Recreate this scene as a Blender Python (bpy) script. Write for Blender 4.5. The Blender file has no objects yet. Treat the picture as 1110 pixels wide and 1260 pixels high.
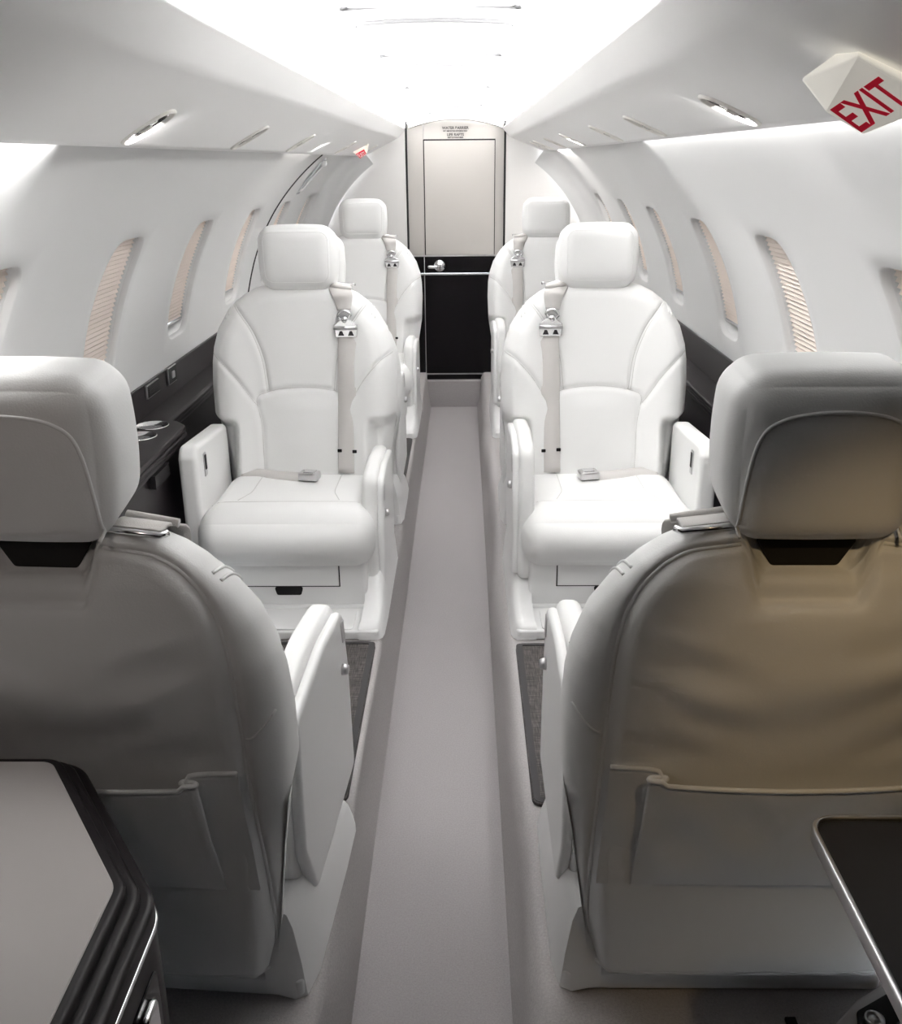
import bpy, bmesh, math, random
import numpy as np
from mathutils import Vector, Matrix
from mathutils.bvhtree import BVHTree

random.seed(4)
scene = bpy.context.scene
COL = scene.collection
PI = math.pi

# ------------------------------------------------------------------ camera, world, lights
cam_d = bpy.data.cameras.new('camera')
cam = bpy.data.objects.new('camera', cam_d)
COL.objects.link(cam)
scene.camera = cam
cam_d.sensor_fit = 'HORIZONTAL'
cam_d.sensor_width = 36.0
cam_d.lens = 1165.0 / 1110.0 * 36.0
cam_d.clip_start = 0.02
CAMX, CAMZ = 0.045, 1.25
_p, _y, _r = math.radians(20.4), math.radians(0.85), math.radians(0.5)
_f = Vector((-math.sin(_y) * math.cos(_p), math.cos(_y) * math.cos(_p), -math.sin(_p)))
_rt = Vector((math.cos(_y), math.sin(_y), 0))
_up = _rt.cross(_f)
_r2 = _rt * math.cos(_r) - _up * math.sin(_r)
_u2 = _up * math.cos(_r) + _rt * math.sin(_r)
cam.matrix_world = Matrix(((_r2.x, _u2.x, -_f.x, CAMX), (_r2.y, _u2.y, -_f.y, 0.0),
                           (_r2.z, _u2.z, -_f.z, CAMZ), (0, 0, 0, 1)))

world = bpy.data.worlds.new('world')
scene.world = world
world.use_nodes = True
world.node_tree.nodes['Background'].inputs[0].default_value = (0.90, 0.95, 1.0, 1)
world.node_tree.nodes['Background'].inputs[1].default_value = 4.2

vs = scene.view_settings
vs.view_transform = 'Standard'
vs.look = 'None'
vs.gamma = 1.0
vs.use_curve_mapping = False
vs.exposure = 1.05
scene.cycles.max_bounces = 14
scene.cycles.diffuse_bounces = 8
scene.cycles.glossy_bounces = 5
scene.cycles.transmission_bounces = 6
scene.cycles.sample_clamp_indirect = 4.0
scene.cycles.use_denoising = True
scene.cycles.caustics_reflective = False
scene.cycles.caustics_refractive = False


def area(name, loc, direction, sx, sy, energy, color=(1, 1, 1), roll_axis=None, spread=None):
    d = bpy.data.lights.new(name, 'AREA')
    d.shape = 'RECTANGLE'
    d.size, d.size_y = sx, sy
    d.energy = energy
    d.color = color
    if spread:
        d.spread = math.radians(spread)
    o = bpy.data.objects.new(name, d)
    COL.objects.link(o)
    z = -Vector(direction).normalized()
    yv = Vector(roll_axis or (0, 1, 0))
    yv = (yv - z * yv.dot(z)).normalized()
    xv = yv.cross(z)
    o.matrix_world = Matrix(((xv.x, yv.x, z.x, loc[0]), (xv.y, yv.y, z.y, loc[1]),
                             (xv.z, yv.z, z.z, loc[2]), (0, 0, 0, 1)))
    return o


WARM = (1.0, 0.86, 0.66)
# cove strip lamps behind the lips of the overhead panels, aimed at the ceiling
for sx in (-1, 1):
    area('cove_lamp', (sx * 0.36, 3.03, 1.385), (-sx * 0.35, 0, 1), 0.035, 3.84, 44, (1.0, 0.995, 0.985))
# wash strips in the gap between overhead panel and wall
area('wash_lamp', (-0.494, 1.17, 1.284), (-0.45, 0, -1), 0.012, 0.42, 1.9, (1, .99, .97), spread=120)
area('wash_lamp', (0.4865, 1.78, 1.291), (0.35, 0, -1), 0.008, 1.5, 1.7, (1, .99, .97), spread=120)
area('wash_lamp', (0.4865, 4.55, 1.291), (0.35, 0, -1), 0.008, 0.5, 1.3, (1, .97, .93))
area('wash_lamp', (-0.494, 3.45, 1.284), (-0.25, 0, -1), 0.012, 0.5, 0.3, (1, .95, .88))
# warm reading lamp in the overhead panel above the nearest seat by the black tray
sd = bpy.data.lights.new('seat_back_spot', 'SPOT')
sd.energy = 2.2
sd.color = (1.0, 0.72, 0.38)
sd.spot_size = math.radians(56)
sd.spot_blend = 0.9
sd.shadow_soft_size = 0.015
so = bpy.data.objects.new('seat_back_spot', sd)
COL.objects.link(so)
so.location = (0.40, 0.42, 1.285)
so.rotation_euler = (Vector((0.55, 0.90, 0.58)) - Vector(so.location)).to_track_quat('-Z', 'Y').to_euler()


fill_sd = bpy.data.lights.new('seat_back_spot', 'SPOT')  # added fill light for the near left seat back, no fixture there
fill_sd.energy = 0.72
fill_sd.color = (1.0, 0.86, 0.76)
fill_sd.spot_size = math.radians(110)
fill_sd.spot_blend = 1.0
fill_sd.shadow_soft_size = 0.05
fill_so = bpy.data.objects.new('seat_back_spot', fill_sd)
COL.objects.link(fill_so)
fill_so.location = (-0.40, 0.40, 1.27)
fill_so.rotation_euler = (Vector((-0.35, 0.95, 0.85)) - Vector(fill_so.location)).to_track_quat('-Z', 'Y').to_euler()


# ------------------------------------------------------------------ materials
def newmat(name):
    m = bpy.data.materials.new(name)
    m.use_nodes = True
    return m, m.node_tree.nodes, m.node_tree.links, m.node_tree.nodes['Principled BSDF']


def mat(name, col, rough=0.5, metal=0.0, bump=0.0, bscale=300.0, vary=0.0, vscale=20.0, spec=0.5, coat=0.0, detail=3.0):
    m, N, L, b = newmat(name)
    b.inputs['Base Color'].default_value = (*col, 1)
    b.inputs['Roughness'].default_value = rough
    b.inputs['Metallic'].default_value = metal
    b.inputs['Specular IOR Level'].default_value = spec
    if coat:
        b.inputs['Coat Weight'].default_value = coat
        b.inputs['Coat Roughness'].default_value = 0.08
    tc = N.new('ShaderNodeTexCoord')
    if bump:
        t = N.new('ShaderNodeTexNoise')
        t.inputs['Scale'].default_value = bscale
        t.inputs['Detail'].default_value = detail
        L.new(tc.outputs['Object'], t.inputs['Vector'])
        bp = N.new('ShaderNodeBump')
        bp.inputs['Strength'].default_value = bump
        bp.inputs['Distance'].default_value = 0.002
        L.new(t.outputs['Fac'], bp.inputs['Height'])
        L.new(bp.outputs['Normal'], b.inputs['Normal'])
    if vary:
        t2 = N.new('ShaderNodeTexNoise')
        t2.inputs['Scale'].default_value = vscale
        t2.inputs['Detail'].default_value = 4
        L.new(tc.outputs['Object'], t2.inputs['Vector'])
        r = N.new('ShaderNodeMapRange')
        r.inputs['To Min'].default_value = 1 - vary
        r.inputs['To Max'].default_value = 1 + vary
        L.new(t2.outputs['Fac'], r.inputs['Value'])
        mx = N.new('ShaderNodeMix')
        mx.data_type = 'RGBA'
        mx.blend_type = 'MULTIPLY'
        mx.inputs['Factor'].default_value = 1.0
        mx.inputs['A'].default_value = (*col, 1)
        L.new(r.outputs['Result'], mx.inputs['B'])
        L.new(mx.outputs['Result'], b.inputs['Base Color'])
    return m


M = {}
M['leather'] = mat('white_leather', (0.82, 0.82, 0.815), 0.48, bump=0.10, bscale=420, vary=0.012, vscale=8, spec=0.35)
M['seam'] = mat('seam_thread', (0.62, 0.61, 0.60), 0.6)
M['shell'] = mat('white_plastic_shell', (0.80, 0.80, 0.80), 0.35, spec=0.45)
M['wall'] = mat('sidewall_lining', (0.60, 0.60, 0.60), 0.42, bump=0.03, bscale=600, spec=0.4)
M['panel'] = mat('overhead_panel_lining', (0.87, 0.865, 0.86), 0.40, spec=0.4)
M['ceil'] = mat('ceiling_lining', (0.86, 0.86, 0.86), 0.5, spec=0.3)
M['carpet'] = mat('grey_aisle_carpet', (0.40, 0.38, 0.385), 0.95, bump=0.9, bscale=900, vary=0.22, vscale=330, spec=0.05, detail=2)
M['ledge'] = mat('grey_ledge_carpet', (0.44, 0.42, 0.42), 0.95, bump=0.9, bscale=800, vary=0.25, vscale=300, spec=0.05, detail=2)
M['dark'] = mat('dark_veneer', (0.013, 0.010, 0.012), 0.40, vary=0.08, vscale=30, spec=0.25)
M['darkleather'] = mat('dark_leather_trim', (0.018, 0.0145, 0.016), 0.45, bump=0.08, bscale=500, spec=0.22)
M['black'] = mat('black_gloss', (0.005, 0.004, 0.005), 0.2, spec=0.2)
M['blackmat'] = mat('black_matte', (0.010, 0.009, 0.010), 0.6, spec=0.3)
M['shadowgap'] = mat('dark_gap', (0.012, 0.010, 0.010), 0.8)
M['reliefshade'] = mat('ceiling_relief_shade', (0.24, 0.24, 0.245), 0.8, spec=0.1)  # grey for the painted shade along the ceiling panel relief
M['chrome'] = mat('chrome', (0.78, 0.78, 0.79), 0.14, metal=1.0)
M['satin'] = mat('satin_steel', (0.60, 0.59, 0.60), 0.30, metal=1.0)
M['darkchrome'] = mat('dark_chrome', (0.16, 0.15, 0.15), 0.18, metal=1.0)
M['brass'] = mat('brass_cup', (0.30, 0.20, 0.11), 0.35, metal=1.0)
M['belt'] = mat('grey_webbing', (0.58, 0.56, 0.545), 0.75, bump=0.25, bscale=700, spec=0.2)
M['doorgrey'] = mat('satin_beige_grey_panel', (0.50, 0.475, 0.45), 0.40, spec=0.4)
M['bulk'] = mat('bulkhead_lining', (0.77, 0.755, 0.74), 0.5, spec=0.3)
M['tabletop'] = mat('pale_grey_table_laminate', (0.56, 0.53, 0.52), 0.45, spec=0.3)
M['red'] = mat('exit_red', (0.62, 0.015, 0.04), 0.5)
M['red'].node_tree.nodes['Principled BSDF'].inputs['Emission Color'].default_value = (1.0, 0.02, 0.06, 1)
M['red'].node_tree.nodes['Principled BSDF'].inputs['Emission Strength'].default_value = 0.08
M['signwhite'] = mat('sign_white', (0.80, 0.78, 0.74), 0.4)
M['signface'] = mat('backlit_sign_white', (0.80, 0.78, 0.72), 0.4)
_b = M['signface'].node_tree.nodes['Principled BSDF']
_b.inputs['Emission Color'].default_value = (1.0, 0.95, 0.85, 1)
_b.inputs['Emission Strength'].default_value = 0.16
M['ink'] = mat('dark_ink', (0.05, 0.045, 0.045), 0.6)
M['lens'] = mat('lamp_lens', (0.62, 0.60, 0.56), 0.1, spec=0.6)
M['clear'] = mat('clear_cover', (0.55, 0.56, 0.57), 0.12, spec=0.7)
M['greyplastic'] = mat('grey_plastic', (0.040, 0.038, 0.040), 0.55, spec=0.2)

# dark woven mat
m, N, L, b = newmat('woven_charcoal_mat')
tc = N.new('ShaderNodeTexCoord')
acc = None
for sc in ((420.0, 34.0, 1.0), (34.0, 420.0, 1.0)):
    mp = N.new('ShaderNodeMapping')
    mp.inputs['Scale'].default_value = sc
    L.new(tc.outputs['Object'], mp.inputs['Vector'])
    w = N.new('ShaderNodeTexNoise')
    w.inputs['Scale'].default_value = 1.0
    w.inputs['Detail'].default_value = 1.5
    L.new(mp.outputs['Vector'], w.inputs['Vector'])
    if acc is None:
        acc = w.outputs['Fac']
    else:
        mm = N.new('ShaderNodeMath')
        mm.operation = 'MULTIPLY'
        L.new(acc, mm.inputs[0])
        L.new(w.outputs['Fac'], mm.inputs[1])
        acc = mm.outputs[0]
cr = N.new('ShaderNodeValToRGB')
cr.color_ramp.elements[0].color = (0.012, 0.010, 0.010, 1)
cr.color_ramp.elements[1].color = (0.125, 0.110, 0.105, 1)
cr.color_ramp.elements[0].position = 0.12
cr.color_ramp.elements[1].position = 0.42
L.new(acc, cr.inputs['Fac'])
L.new(cr.outputs['Color'], b.inputs['Base Color'])
b.inputs['Roughness'].default_value = 0.8
M['mat'] = m

# pleated blind: cream cloth letting daylight through
m, N, L, b = newmat('pleated_cream_blind')
b.inputs['Base Color'].default_value = (0.92, 0.83, 0.77, 1)
b.inputs['Roughness'].default_value = 0.8
tr = N.new('ShaderNodeBsdfTranslucent')
tr.inputs['Color'].default_value = (0.92, 0.80, 0.71, 1)
mixs = N.new('ShaderNodeMixShader')
mixs.inputs[0].default_value = 0.40
out = N['Material Output']
L.new(b.outputs[0], mixs.inputs[1])
L.new(tr.outputs[0], mixs.inputs[2])
L.new(mixs.outputs[0], out.inputs['Surface'])
M['blind'] = m

m, N, L, b = newmat('window_pane')
b.inputs['Base Color'].default_value = (0.85, 0.9, 0.95, 1)
b.inputs['Roughness'].default_value = 0.02
b.inputs['Transmission Weight'].default_value = 1.0
b.inputs['IOR'].default_value = 1.15
M['pane'] = m


# ------------------------------------------------------------------ mesh helpers
def clean(vals):
    return [tuple(float(c) for c in v) for v in vals]


def mobj(name, verts, faces, material, parent=None, smooth=True, sg=1, flat_ang=None):
    v = np.array(verts, float)
    if sg < 0:
        v = v * np.array([-1, 1, 1])
        faces = [tuple(reversed(f)) for f in faces]
    me = bpy.data.meshes.new(name)
    me.from_pydata(clean(v), [], [tuple(int(i) for i in f) for f in faces])
    if smooth:
        me.polygons.foreach_set('use_smooth', [True] * len(me.polygons))
        if flat_ang:
            me.set_sharp_from_angle(angle=math.radians(flat_ang))
    me.materials.append(material)
    me.update()
    o = bpy.data.objects.new(name, me)
    COL.objects.link(o)
    if parent is not None:
        o.parent = parent
    return o


def tag(o, label=None, cat=None, group=None, kind=None):
    if label:
        o['label'] = label
    if cat:
        o['category'] = cat
    if group:
        o['group'] = group
    if kind:
        o['kind'] = kind
    return o


def empty(name, loc=(0, 0, 0), rz=0.0):
    o = bpy.data.objects.new(name, None)
    o.empty_display_size = 0.05
    o.location = loc
    o.rotation_euler = (0, 0, rz)
    COL.objects.link(o)
    return o


def copy_tree(o, parent=None):
    c = o.copy()
    COL.objects.link(c)
    c.parent = parent
    for ch in [x for x in bpy.data.objects if x.parent == o]:
        copy_tree(ch, c)
    return c


def join(*ms):
    V, Fc = [], []
    for v, f in ms:
        n = len(V)
        V.extend([tuple(p) for p in np.array(v, float)])
        Fc.extend([tuple(i + n for i in q) for q in f])
    return V, Fc


def gridfaces(nu, nv, cu=False, cv=False, off=0, flip=False):
    F_ = []
    for i in range(nu if cu else nu - 1):
        for j in range(nv if cv else nv - 1):
            a = off + i * nv + j
            b_ = off + ((i + 1) % nu) * nv + j
            c = off + ((i + 1) % nu) * nv + (j + 1) % nv
            d = off + i * nv + (j + 1) % nv
            F_.append((a, d, c, b_) if flip else (a, b_, c, d))
    return F_


def rb(hx, hy, hz, r, n=14, c=(0, 0, 0), bulge=(0, 0, 0), fn=None):
    """rounded cushion-like box, quad sphere mapped"""
    r = min(r, hx, hy, hz) if not isinstance(r, (tuple, list)) else r
    rr = np.array(r if isinstance(r, (tuple, list)) else (r, r, r), float)
    h = np.array([hx, hy, hz], float)
    key, V, Fc = {}, [], []
    lin = np.linspace(-1, 1, n + 1)
    # concentrate the samples near the edges
    g = np.sign(lin) * (1 - (1 - np.abs(lin)) ** 1.5)
    def vid(p):
        k = tuple(np.round(p, 5))
        if k not in key:
            key[k] = len(V)
            V.append(np.array(p, float))
        return key[k]
    for ax in range(3):
        for s in (-1, 1):
            o1, o2 = (ax + 1) % 3, (ax + 2) % 3
            ids = np.zeros((n + 1, n + 1), int)
            for i in range(n + 1):
                for j in range(n + 1):
                    p = np.zeros(3)
                    p[ax], p[o1], p[o2] = s, g[i], g[j]
                    ids[i, j] = vid(p)
            for i in range(n):
                for j in range(n):
                    q = (ids[i, j], ids[i + 1, j], ids[i + 1, j + 1], ids[i, j + 1])
                    Fc.append(q if s > 0 else tuple(reversed(q)))
    U = np.array(V)
    P = U * h
    core = np.clip(P, -(h - rr), h - rr)
    dv = (P - core) / rr
    nrm = np.linalg.norm(dv, axis=1, keepdims=True)
    # map the cube corner region to the sphere
    P = np.where(nrm > 1e-6, core + dv / np.maximum(nrm, 1e-9) * np.maximum(np.abs(dv).max(axis=1, keepdims=True), 1e-9) * rr, P)
    bl = np.array(bulge, float)
    for ax in range(3):
        o1, o2 = (ax + 1) % 3, (ax + 2) % 3
        P[:, ax] += bl[ax] * U[:, ax] * (1 - U[:, o1] ** 2) * (1 - U[:, o2] ** 2)
    if fn is not None:
        P = fn(P, U)
    return P + np.array(c), Fc


def tube(pts, r, n=8, closed=False):
    P = np.array(pts, float)
    m_ = len(P)
    T = np.zeros_like(P)
    for i in range(m_):
        a = P[(i - 1) % m_] if (closed or i > 0) else P[i]
        b_ = P[(i + 1) % m_] if (closed or i < m_ - 1) else P[i]
        T[i] = b_ - a
        T[i] /= max(np.linalg.norm(T[i]), 1e-9)
    ref = np.array([0, 0, 1.0]) if abs(T[0][2]) < .9 else np.array([1.0, 0, 0])
    nrm = np.cross(T[0], ref)
    nrm /= np.linalg.norm(nrm)
    V = []
    rs = r if hasattr(r, '__len__') else [r] * m_
    for i in range(m_):
        nrm = nrm - T[i] * nrm.dot(T[i])
        nrm /= max(np.linalg.norm(nrm), 1e-9)
        bi = np.cross(T[i], nrm)
        for k in range(n):
            a = 2 * PI * k / n
            V.append(P[i] + rs[i] * (math.cos(a) * nrm + math.sin(a) * bi))
    Fc = gridfaces(m_, n, closed, True)
    if not closed:
        Fc.append(tuple(range(n)))
        Fc.append(tuple(reversed(range((m_ - 1) * n, m_ * n))))
    return V, Fc


def ribbon(pts, wdir, width, th):
    """strap: path points, width direction(s), thickness along the path normal"""
    P = np.array(pts, float)
    m_ = len(P)
    W = np.array(wdir, float)
    if W.ndim == 1:
        W = np.tile(W, (m_, 1))
    V = []
    wid = width if hasattr(width, '__len__') else [width] * m_
    for i in range(m_):
        t = P[min(i + 1, m_ - 1)] - P[max(i - 1, 0)]
        t /= max(np.linalg.norm(t), 1e-9)
        w = W[i] - t * W[i].dot(t)
        w /= np.linalg.norm(w)
        nn = np.cross(t, w)
        hw = wid[i] / 2
        for (a, b_) in ((-1, -.5), (-.94, .5), (.94, .5), (1, -.5)):
            V.append(P[i] + w * hw * a + nn * th * b_)
    Fc = gridfaces(m_, 4, False, True)
    Fc += [tuple(range(4)), tuple(reversed(range((m_ - 1) * 4, m_ * 4)))]
    return V, Fc


def smooth_path(pts, n=8):
    P = np.array(pts, float)
    P = np.vstack([2 * P[0] - P[1], P, 2 * P[-1] - P[-2]])
    out_ = []
    for i in range(1, len(P) - 2):
        for k in range(n):
            t = k / n
            a, b_, c, d = P[i - 1], P[i], P[i + 1], P[i + 2]
            out_.append(.5 * ((2 * b_) + (-a + c) * t + (2 * a - 5 * b_ + 4 * c - d) * t * t + (-a + 3 * b_ - 3 * c + d) * t ** 3))
    out_.append(P[-2])
    return np.array(out_)


def rounded_poly(pts, rad, n=6):
    pts = [np.array(p, float) for p in pts]
    k = len(pts)
    rad = rad if hasattr(rad, '__len__') else [rad] * k
    out_ = []
    for i in range(k):
        p, a, b_ = pts[i], pts[i - 1], pts[(i + 1) % k]
        u = (a - p) / np.linalg.norm(a - p)
        w = (b_ - p) / np.linalg.norm(b_ - p)
        ang = math.acos(max(-1, min(1, u.dot(w))))
        t = rad[i] / math.tan(ang / 2)
        t = min(t, .48 * np.linalg.norm(a - p), .48 * np.linalg.norm(b_ - p))
        if rad[i] < 1e-6:
            out_.append(p)
            continue
        s, e = p + u * t, p + w * t
        for q in range(n + 1):
            f = q / n
            out_.append((1 - f) ** 2 * s + 2 * f * (1 - f) * p + f * f * e)
    return np.array(out_)


def inset_loop(Lp, d):
    P = np.array(Lp, float)
    n = len(P)
    ar = 0.5 * sum(P[i][0] * P[(i + 1) % n][1] - P[(i + 1) % n][0] * P[i][1] for i in range(n))
    sgn = 1 if ar > 0 else -1
    out_ = np.zeros_like(P)
    for i in range(n):
        e1 = P[i] - P[i - 1]
        e2 = P[(i + 1) % n] - P[i]
        l1, l2 = np.linalg.norm(e1), np.linalg.norm(e2)
        n1 = np.array([-e1[1], e1[0]]) / max(l1, 1e-9)
        n2 = np.array([-e2[1], e2[0]]) / max(l2, 1e-9)
        nn = n1 + n2
        nn /= max(np.linalg.norm(nn), 1e-9)
        out_[i] = P[i] + sgn * nn * d / max(nn.dot(n1), .5)
    return out_


def prism(loop, a0, a1, axis='z', r=0.0, seg=4):
    """extrude a 2D loop along an axis with rounded end edges.
    axis x: loop=(y,z); axis y: loop=(x,z); axis z: loop=(x,y)"""
    Lp = np.array(loop, float)
    n = len(Lp)
    rings = []
    if r > 0:
        for k in range(seg + 1):
            t = k / seg * PI / 2
            rings.append((r * (1 - math.sin(t)), a0 + r * (1 - math.cos(t))))
        rings2 = [(i_, a0 + a1 - a) for i_, a in reversed(rings)]
        rings = [(r * 1.25, a0)] + rings + rings2 + [(r * 1.25, a1)]
    else:
        rings = [(0, a0), (0, a1)]
    V = []
    for ins, a in rings:
        q = inset_loop(Lp, ins) if ins > 1e-9 else Lp
        for p in q:
            V.append({'x': (a, p[0], p[1]), 'y': (p[0], a, p[1]), 'z': (p[0], p[1], a)}[axis])
    m_ = len(rings)
    Fc = gridfaces(m_, n, False, True)
    Fc += [tuple(reversed(range(n))), tuple(range((m_ - 1) * n, m_ * n))]
    ar = 0.5 * sum(Lp[i][0] * Lp[(i + 1) % n][1] - Lp[(i + 1) % n][0] * Lp[i][1] for i in range(n))
    flip = (ar > 0) != (axis == 'y')
    if flip:
        Fc = [tuple(reversed(f)) for f in Fc]
        Fc[-2] = tuple(reversed(range(n))) if True else Fc[-2]
        Fc[-1] = tuple(range((m_ - 1) * n, m_ * n))
    return V, Fc


def fixn(o):
    bm = bmesh.new()
    bm.from_mesh(o.data)
    bmesh.ops.recalc_face_normals(bm, faces=bm.faces)
    bm.to_mesh(o.data)
    bm.free()
    return o


def pobj(name, loop, a0, a1, axis, material, parent=None, r=0.0, seg=4, sg=1, ang=35):
    v, f = prism(loop, a0, a1, axis, r, seg)
    o = mobj(name, v, f, material, parent, True, sg, None)
    fixn(o)
    o.data.set_sharp_from_angle(angle=math.radians(ang))
    return o


def rect(x0, x1, y0, y1, r=0.0, n=5):
    if r <= 0:
        return np.array([(x0, y0), (x1, y0), (x1, y1), (x0, y1)], float)
    return rounded_poly([(x0, y0), (x1, y0), (x1, y1), (x0, y1)], r, n)


def box(name, x0, x1, y0, y1, z0, z1, material, parent=None, r=0.0, sg=1):
    return pobj(name, rect(x0, x1, y0, y1, r), z0, z1, 'z', material, parent, r, 3, sg)


def lathe(prof, n=32, c=(0, 0, 0), axis=(0, 0, 1)):
    A = Vector(axis).normalized()
    q = Vector((0, 0, 1)).rotation_difference(A)
    V = []
    for (r, h) in prof:
        for k in range(n):
            a = 2 * PI * k / n
            p = q @ Vector((r * math.cos(a), r * math.sin(a), h))
            V.append((p.x + c[0], p.y + c[1], p.z + c[2]))
    Fc = gridfaces(len(prof), n, False, True)
    if prof[0][0] > 1e-6:
        Fc.append(tuple(range(n)))
    if prof[-1][0] > 1e-6:
        Fc.append(tuple(reversed(range((len(prof) - 1) * n, len(prof) * n))))
    return V, Fc


def sstep(a, b_, x):
    t = np.clip((np.asarray(x, float) - a) / (b_ - a), 0, 1)
    return t * t * (3 - 2 * t)


# ------------------------------------------------------------------ room shell
R0, ZC = 0.80, 0.66
Y0, Y1 = -0.30, 5.05


def wp(s, y, th, off=0.0):
    """point of the sidewall: side s, along y, angle th above the horizontal, radial offset"""
    r = R0 + off
    return (s * r * math.cos(th), y, ZC + r * math.sin(th))


def th_of(z):
    return math.asin((z - ZC) / R0)


THB = {-1: th_of(0.703), 1: th_of(0.716)}
TH1 = th_of(1.315)
TW0, TW1 = th_of(0.772), th_of(1.097)
WIN = {-1: [(1.385, 1.605), (2.02, 2.24), (2.655, 2.875), (3.335, 3.555), (3.965, 4.185), (4.60, 4.82)],
       1: [(1.29, 1.51), (1.945, 2.165), (2.565, 2.785), (3.24, 3.46), (3.90, 4.12), (4.60, 4.82)]}
NW = 14
window_no = 0


def superell(u, v, n=5.0):
    k = (abs(u) ** n + abs(v) ** n) ** (-1.0 / n)
    return u * k, v * k


def build_wall(s, name):
    ylines = [Y0]
    cells = []
    for (a, b_) in WIN[s]:
        m_ = 0.03
        a2, b2 = a - m_, b_ + m_
        while ylines[-1] < a2 - 0.09:
            ylines.append(ylines[-1] + 0.08)
        if ylines[-1] < a2 - 1e-6:
            ylines.append(a2)
        i0 = len(ylines) - 1
        for k in range(1, NW + 1):
            ylines.append(a2 + (b2 - a2) * k / NW)
        cells.append((i0, i0 + NW))
    while ylines[-1] < 4.90:
        ylines.append(min(ylines[-1] + 0.05, 4.90))
    nreg = len(ylines)
    fil = []
    for k in range(1, 9):
        t = k / 8 * PI / 2
        fil.append((4.90 + 0.12 * math.sin(t), -0.10 * (1 - math.cos(t))))
    ys = [(y, 0.0) for y in ylines] + fil
    mt = 0.03 / R0
    TH0 = THB[s]
    ths = [TH0 + (TW0 - mt - TH0) * k / 2 for k in range(3)]
    j0 = len(ths) - 1
    for k in range(1, NW + 1):
        ths.append(TW0 - mt + (TW1 - TW0 + 2 * mt) * k / NW)
    j1 = len(ths) - 1
    for k in range(1, 13):
        ths.append(ths[j1] + (TH1 - ths[j1]) * k / 12)
    V = [wp(s, y, t, o) for (y, o) in ys for t in ths]
    nt = len(ths)
    hole = set()
    for (i0, i1) in cells:
        for i in range(i0, i1):
            for j in range(j0, j1):
                hole.add((i, j))
    Fc = []
    for i in range(len(ys) - 1):
        for j in range(nt - 1):
            if (i, j) in hole:
                continue
            a = i * nt + j
            q = (a, a + nt, a + nt + 1, a + 1)
            Fc.append(q)
    inner = []
    for ci, (i0, i1) in enumerate(cells):
        ring = [(i, j0) for i in range(i0, i1)] + [(i1, j) for j in range(j0, j1)] + \
               [(i, j1) for i in range(i1, i0, -1)] + [(i0, j) for j in range(j1, j0, -1)]
        ids = [i * nt + j for (i, j) in ring]
        a, b_ = WIN[s][ci]
        cy, ct = (a + b_) / 2, (TW0 + TW1) / 2
        hy, ht = (b_ - a) / 2, (TW1 - TW0) / 2
        prev = ids
        uv = []
        for (i, j) in ring:
            u = (ys[i][0] - cy) / (hy + 0.03)
            v = (ths[j] - ct) / (ht + mt)
            uv.append(superell(u, v))
        for (sc, off) in ((1.0, 0.0), (0.985, 0.0008), (0.97, 0.003), (0.95, 0.007), (0.94, 0.012)):
            cur = []
            for (u, v) in uv:
                sy = hy - (1 - sc) * 0.12
                st = ht - (1 - sc) * 0.12 / R0
                cur.append(len(V))
                V.append(wp(s, cy + u * sy, ct + v * st, off))
            m_ = len(cur)
            for k in range(m_):
                Fc.append((prev[k], prev[(k + 1) % m_], cur[(k + 1) % m_], cur[k]))
            prev = cur
        inner.append((cy, ct, hy - 0.06 * 0.12, ht - 0.06 * 0.12 / R0, uv))
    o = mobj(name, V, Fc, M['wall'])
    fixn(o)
    # unseen forward lining, made dark to cut bounce light on the seat backs
    o.data.materials.append(M['dark'])
    for p in o.data.polygons:
        if p.center.y < 0.93:
            p.material_index = 1
    tag(o, kind='structure')
    return inner


def build_window(s, cy, ct, hy, ht, uv, openf):
    """frame ring, pane and pleated blind of one cabin window"""
    global window_no
    window_no += 1
    name = 'window_%d' % window_no
    rings = [(1.0, 0.012), (1.0, 0.014), (0.985, 0.014), (0.985, 0.060)]
    V = []
    for sc, off in rings:
        for (u, v) in uv:
            V.append(wp(s, cy + u * hy * sc, ct + v * ht * sc, off))
    n = len(uv)
    fr = mobj(name, V, gridfaces(len(rings), n, False, True), M['dark' if openf > 0.001 and False else 'wall'])
    tag(fr, kind='structure')
    pv = [wp(s, cy + u * hy * 0.97, ct + v * ht * 0.98, 0.052) for (u, v) in uv]
    mobj('pane', pv, [tuple(range(n))], M['pane'], fr, False)
    # pleats
    npl = 30
    zs = []
    lo = -1 + 2 * openf
    rows = npl * 2 + 1
    V = []
    for k in range(rows):
        v = 1 - (1 - lo) * k / (rows - 1)
        off = 0.019 + (0.0035 if k % 2 else -0.0015)
        e = min(abs(v), 0.999)
        w = (1 - e ** 5.0) ** 0.2
        for u in (-1, -.5, 0, .5, 1):
            V.append(wp(s, cy + u * hy * 0.985 * w, ct + v * ht * 0.985, off))
    bl = mobj('pleated_blind', V, gridfaces(rows, 5), M['blind'], fr, False)
    if openf > 0.001:
        V = []
        for k, off in ((0, .015), (1, .015), (1, .026), (0, .026)):
            v = lo - 0.0 - 0.03 * k
            e = abs(v)
            w = (1 - e ** 5.0) ** 0.2
            for u in (-1, 0, 1):
                V.append(wp(s, cy + u * hy * .98 * w, ct + v * ht, off))
        mobj('blind_rail', V, gridfaces(4, 3, True), M['satin'], fr, False)
    return fr


for s, nm in ((-1, 'wall_left'), (1, 'wall_right')):
    for k, (cy, ct, hy, ht, uv) in enumerate(build_wall(s, nm)):
        build_window(s, cy, ct, hy, ht, uv, 0.10 if (k >= 2) else 0.0)

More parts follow.
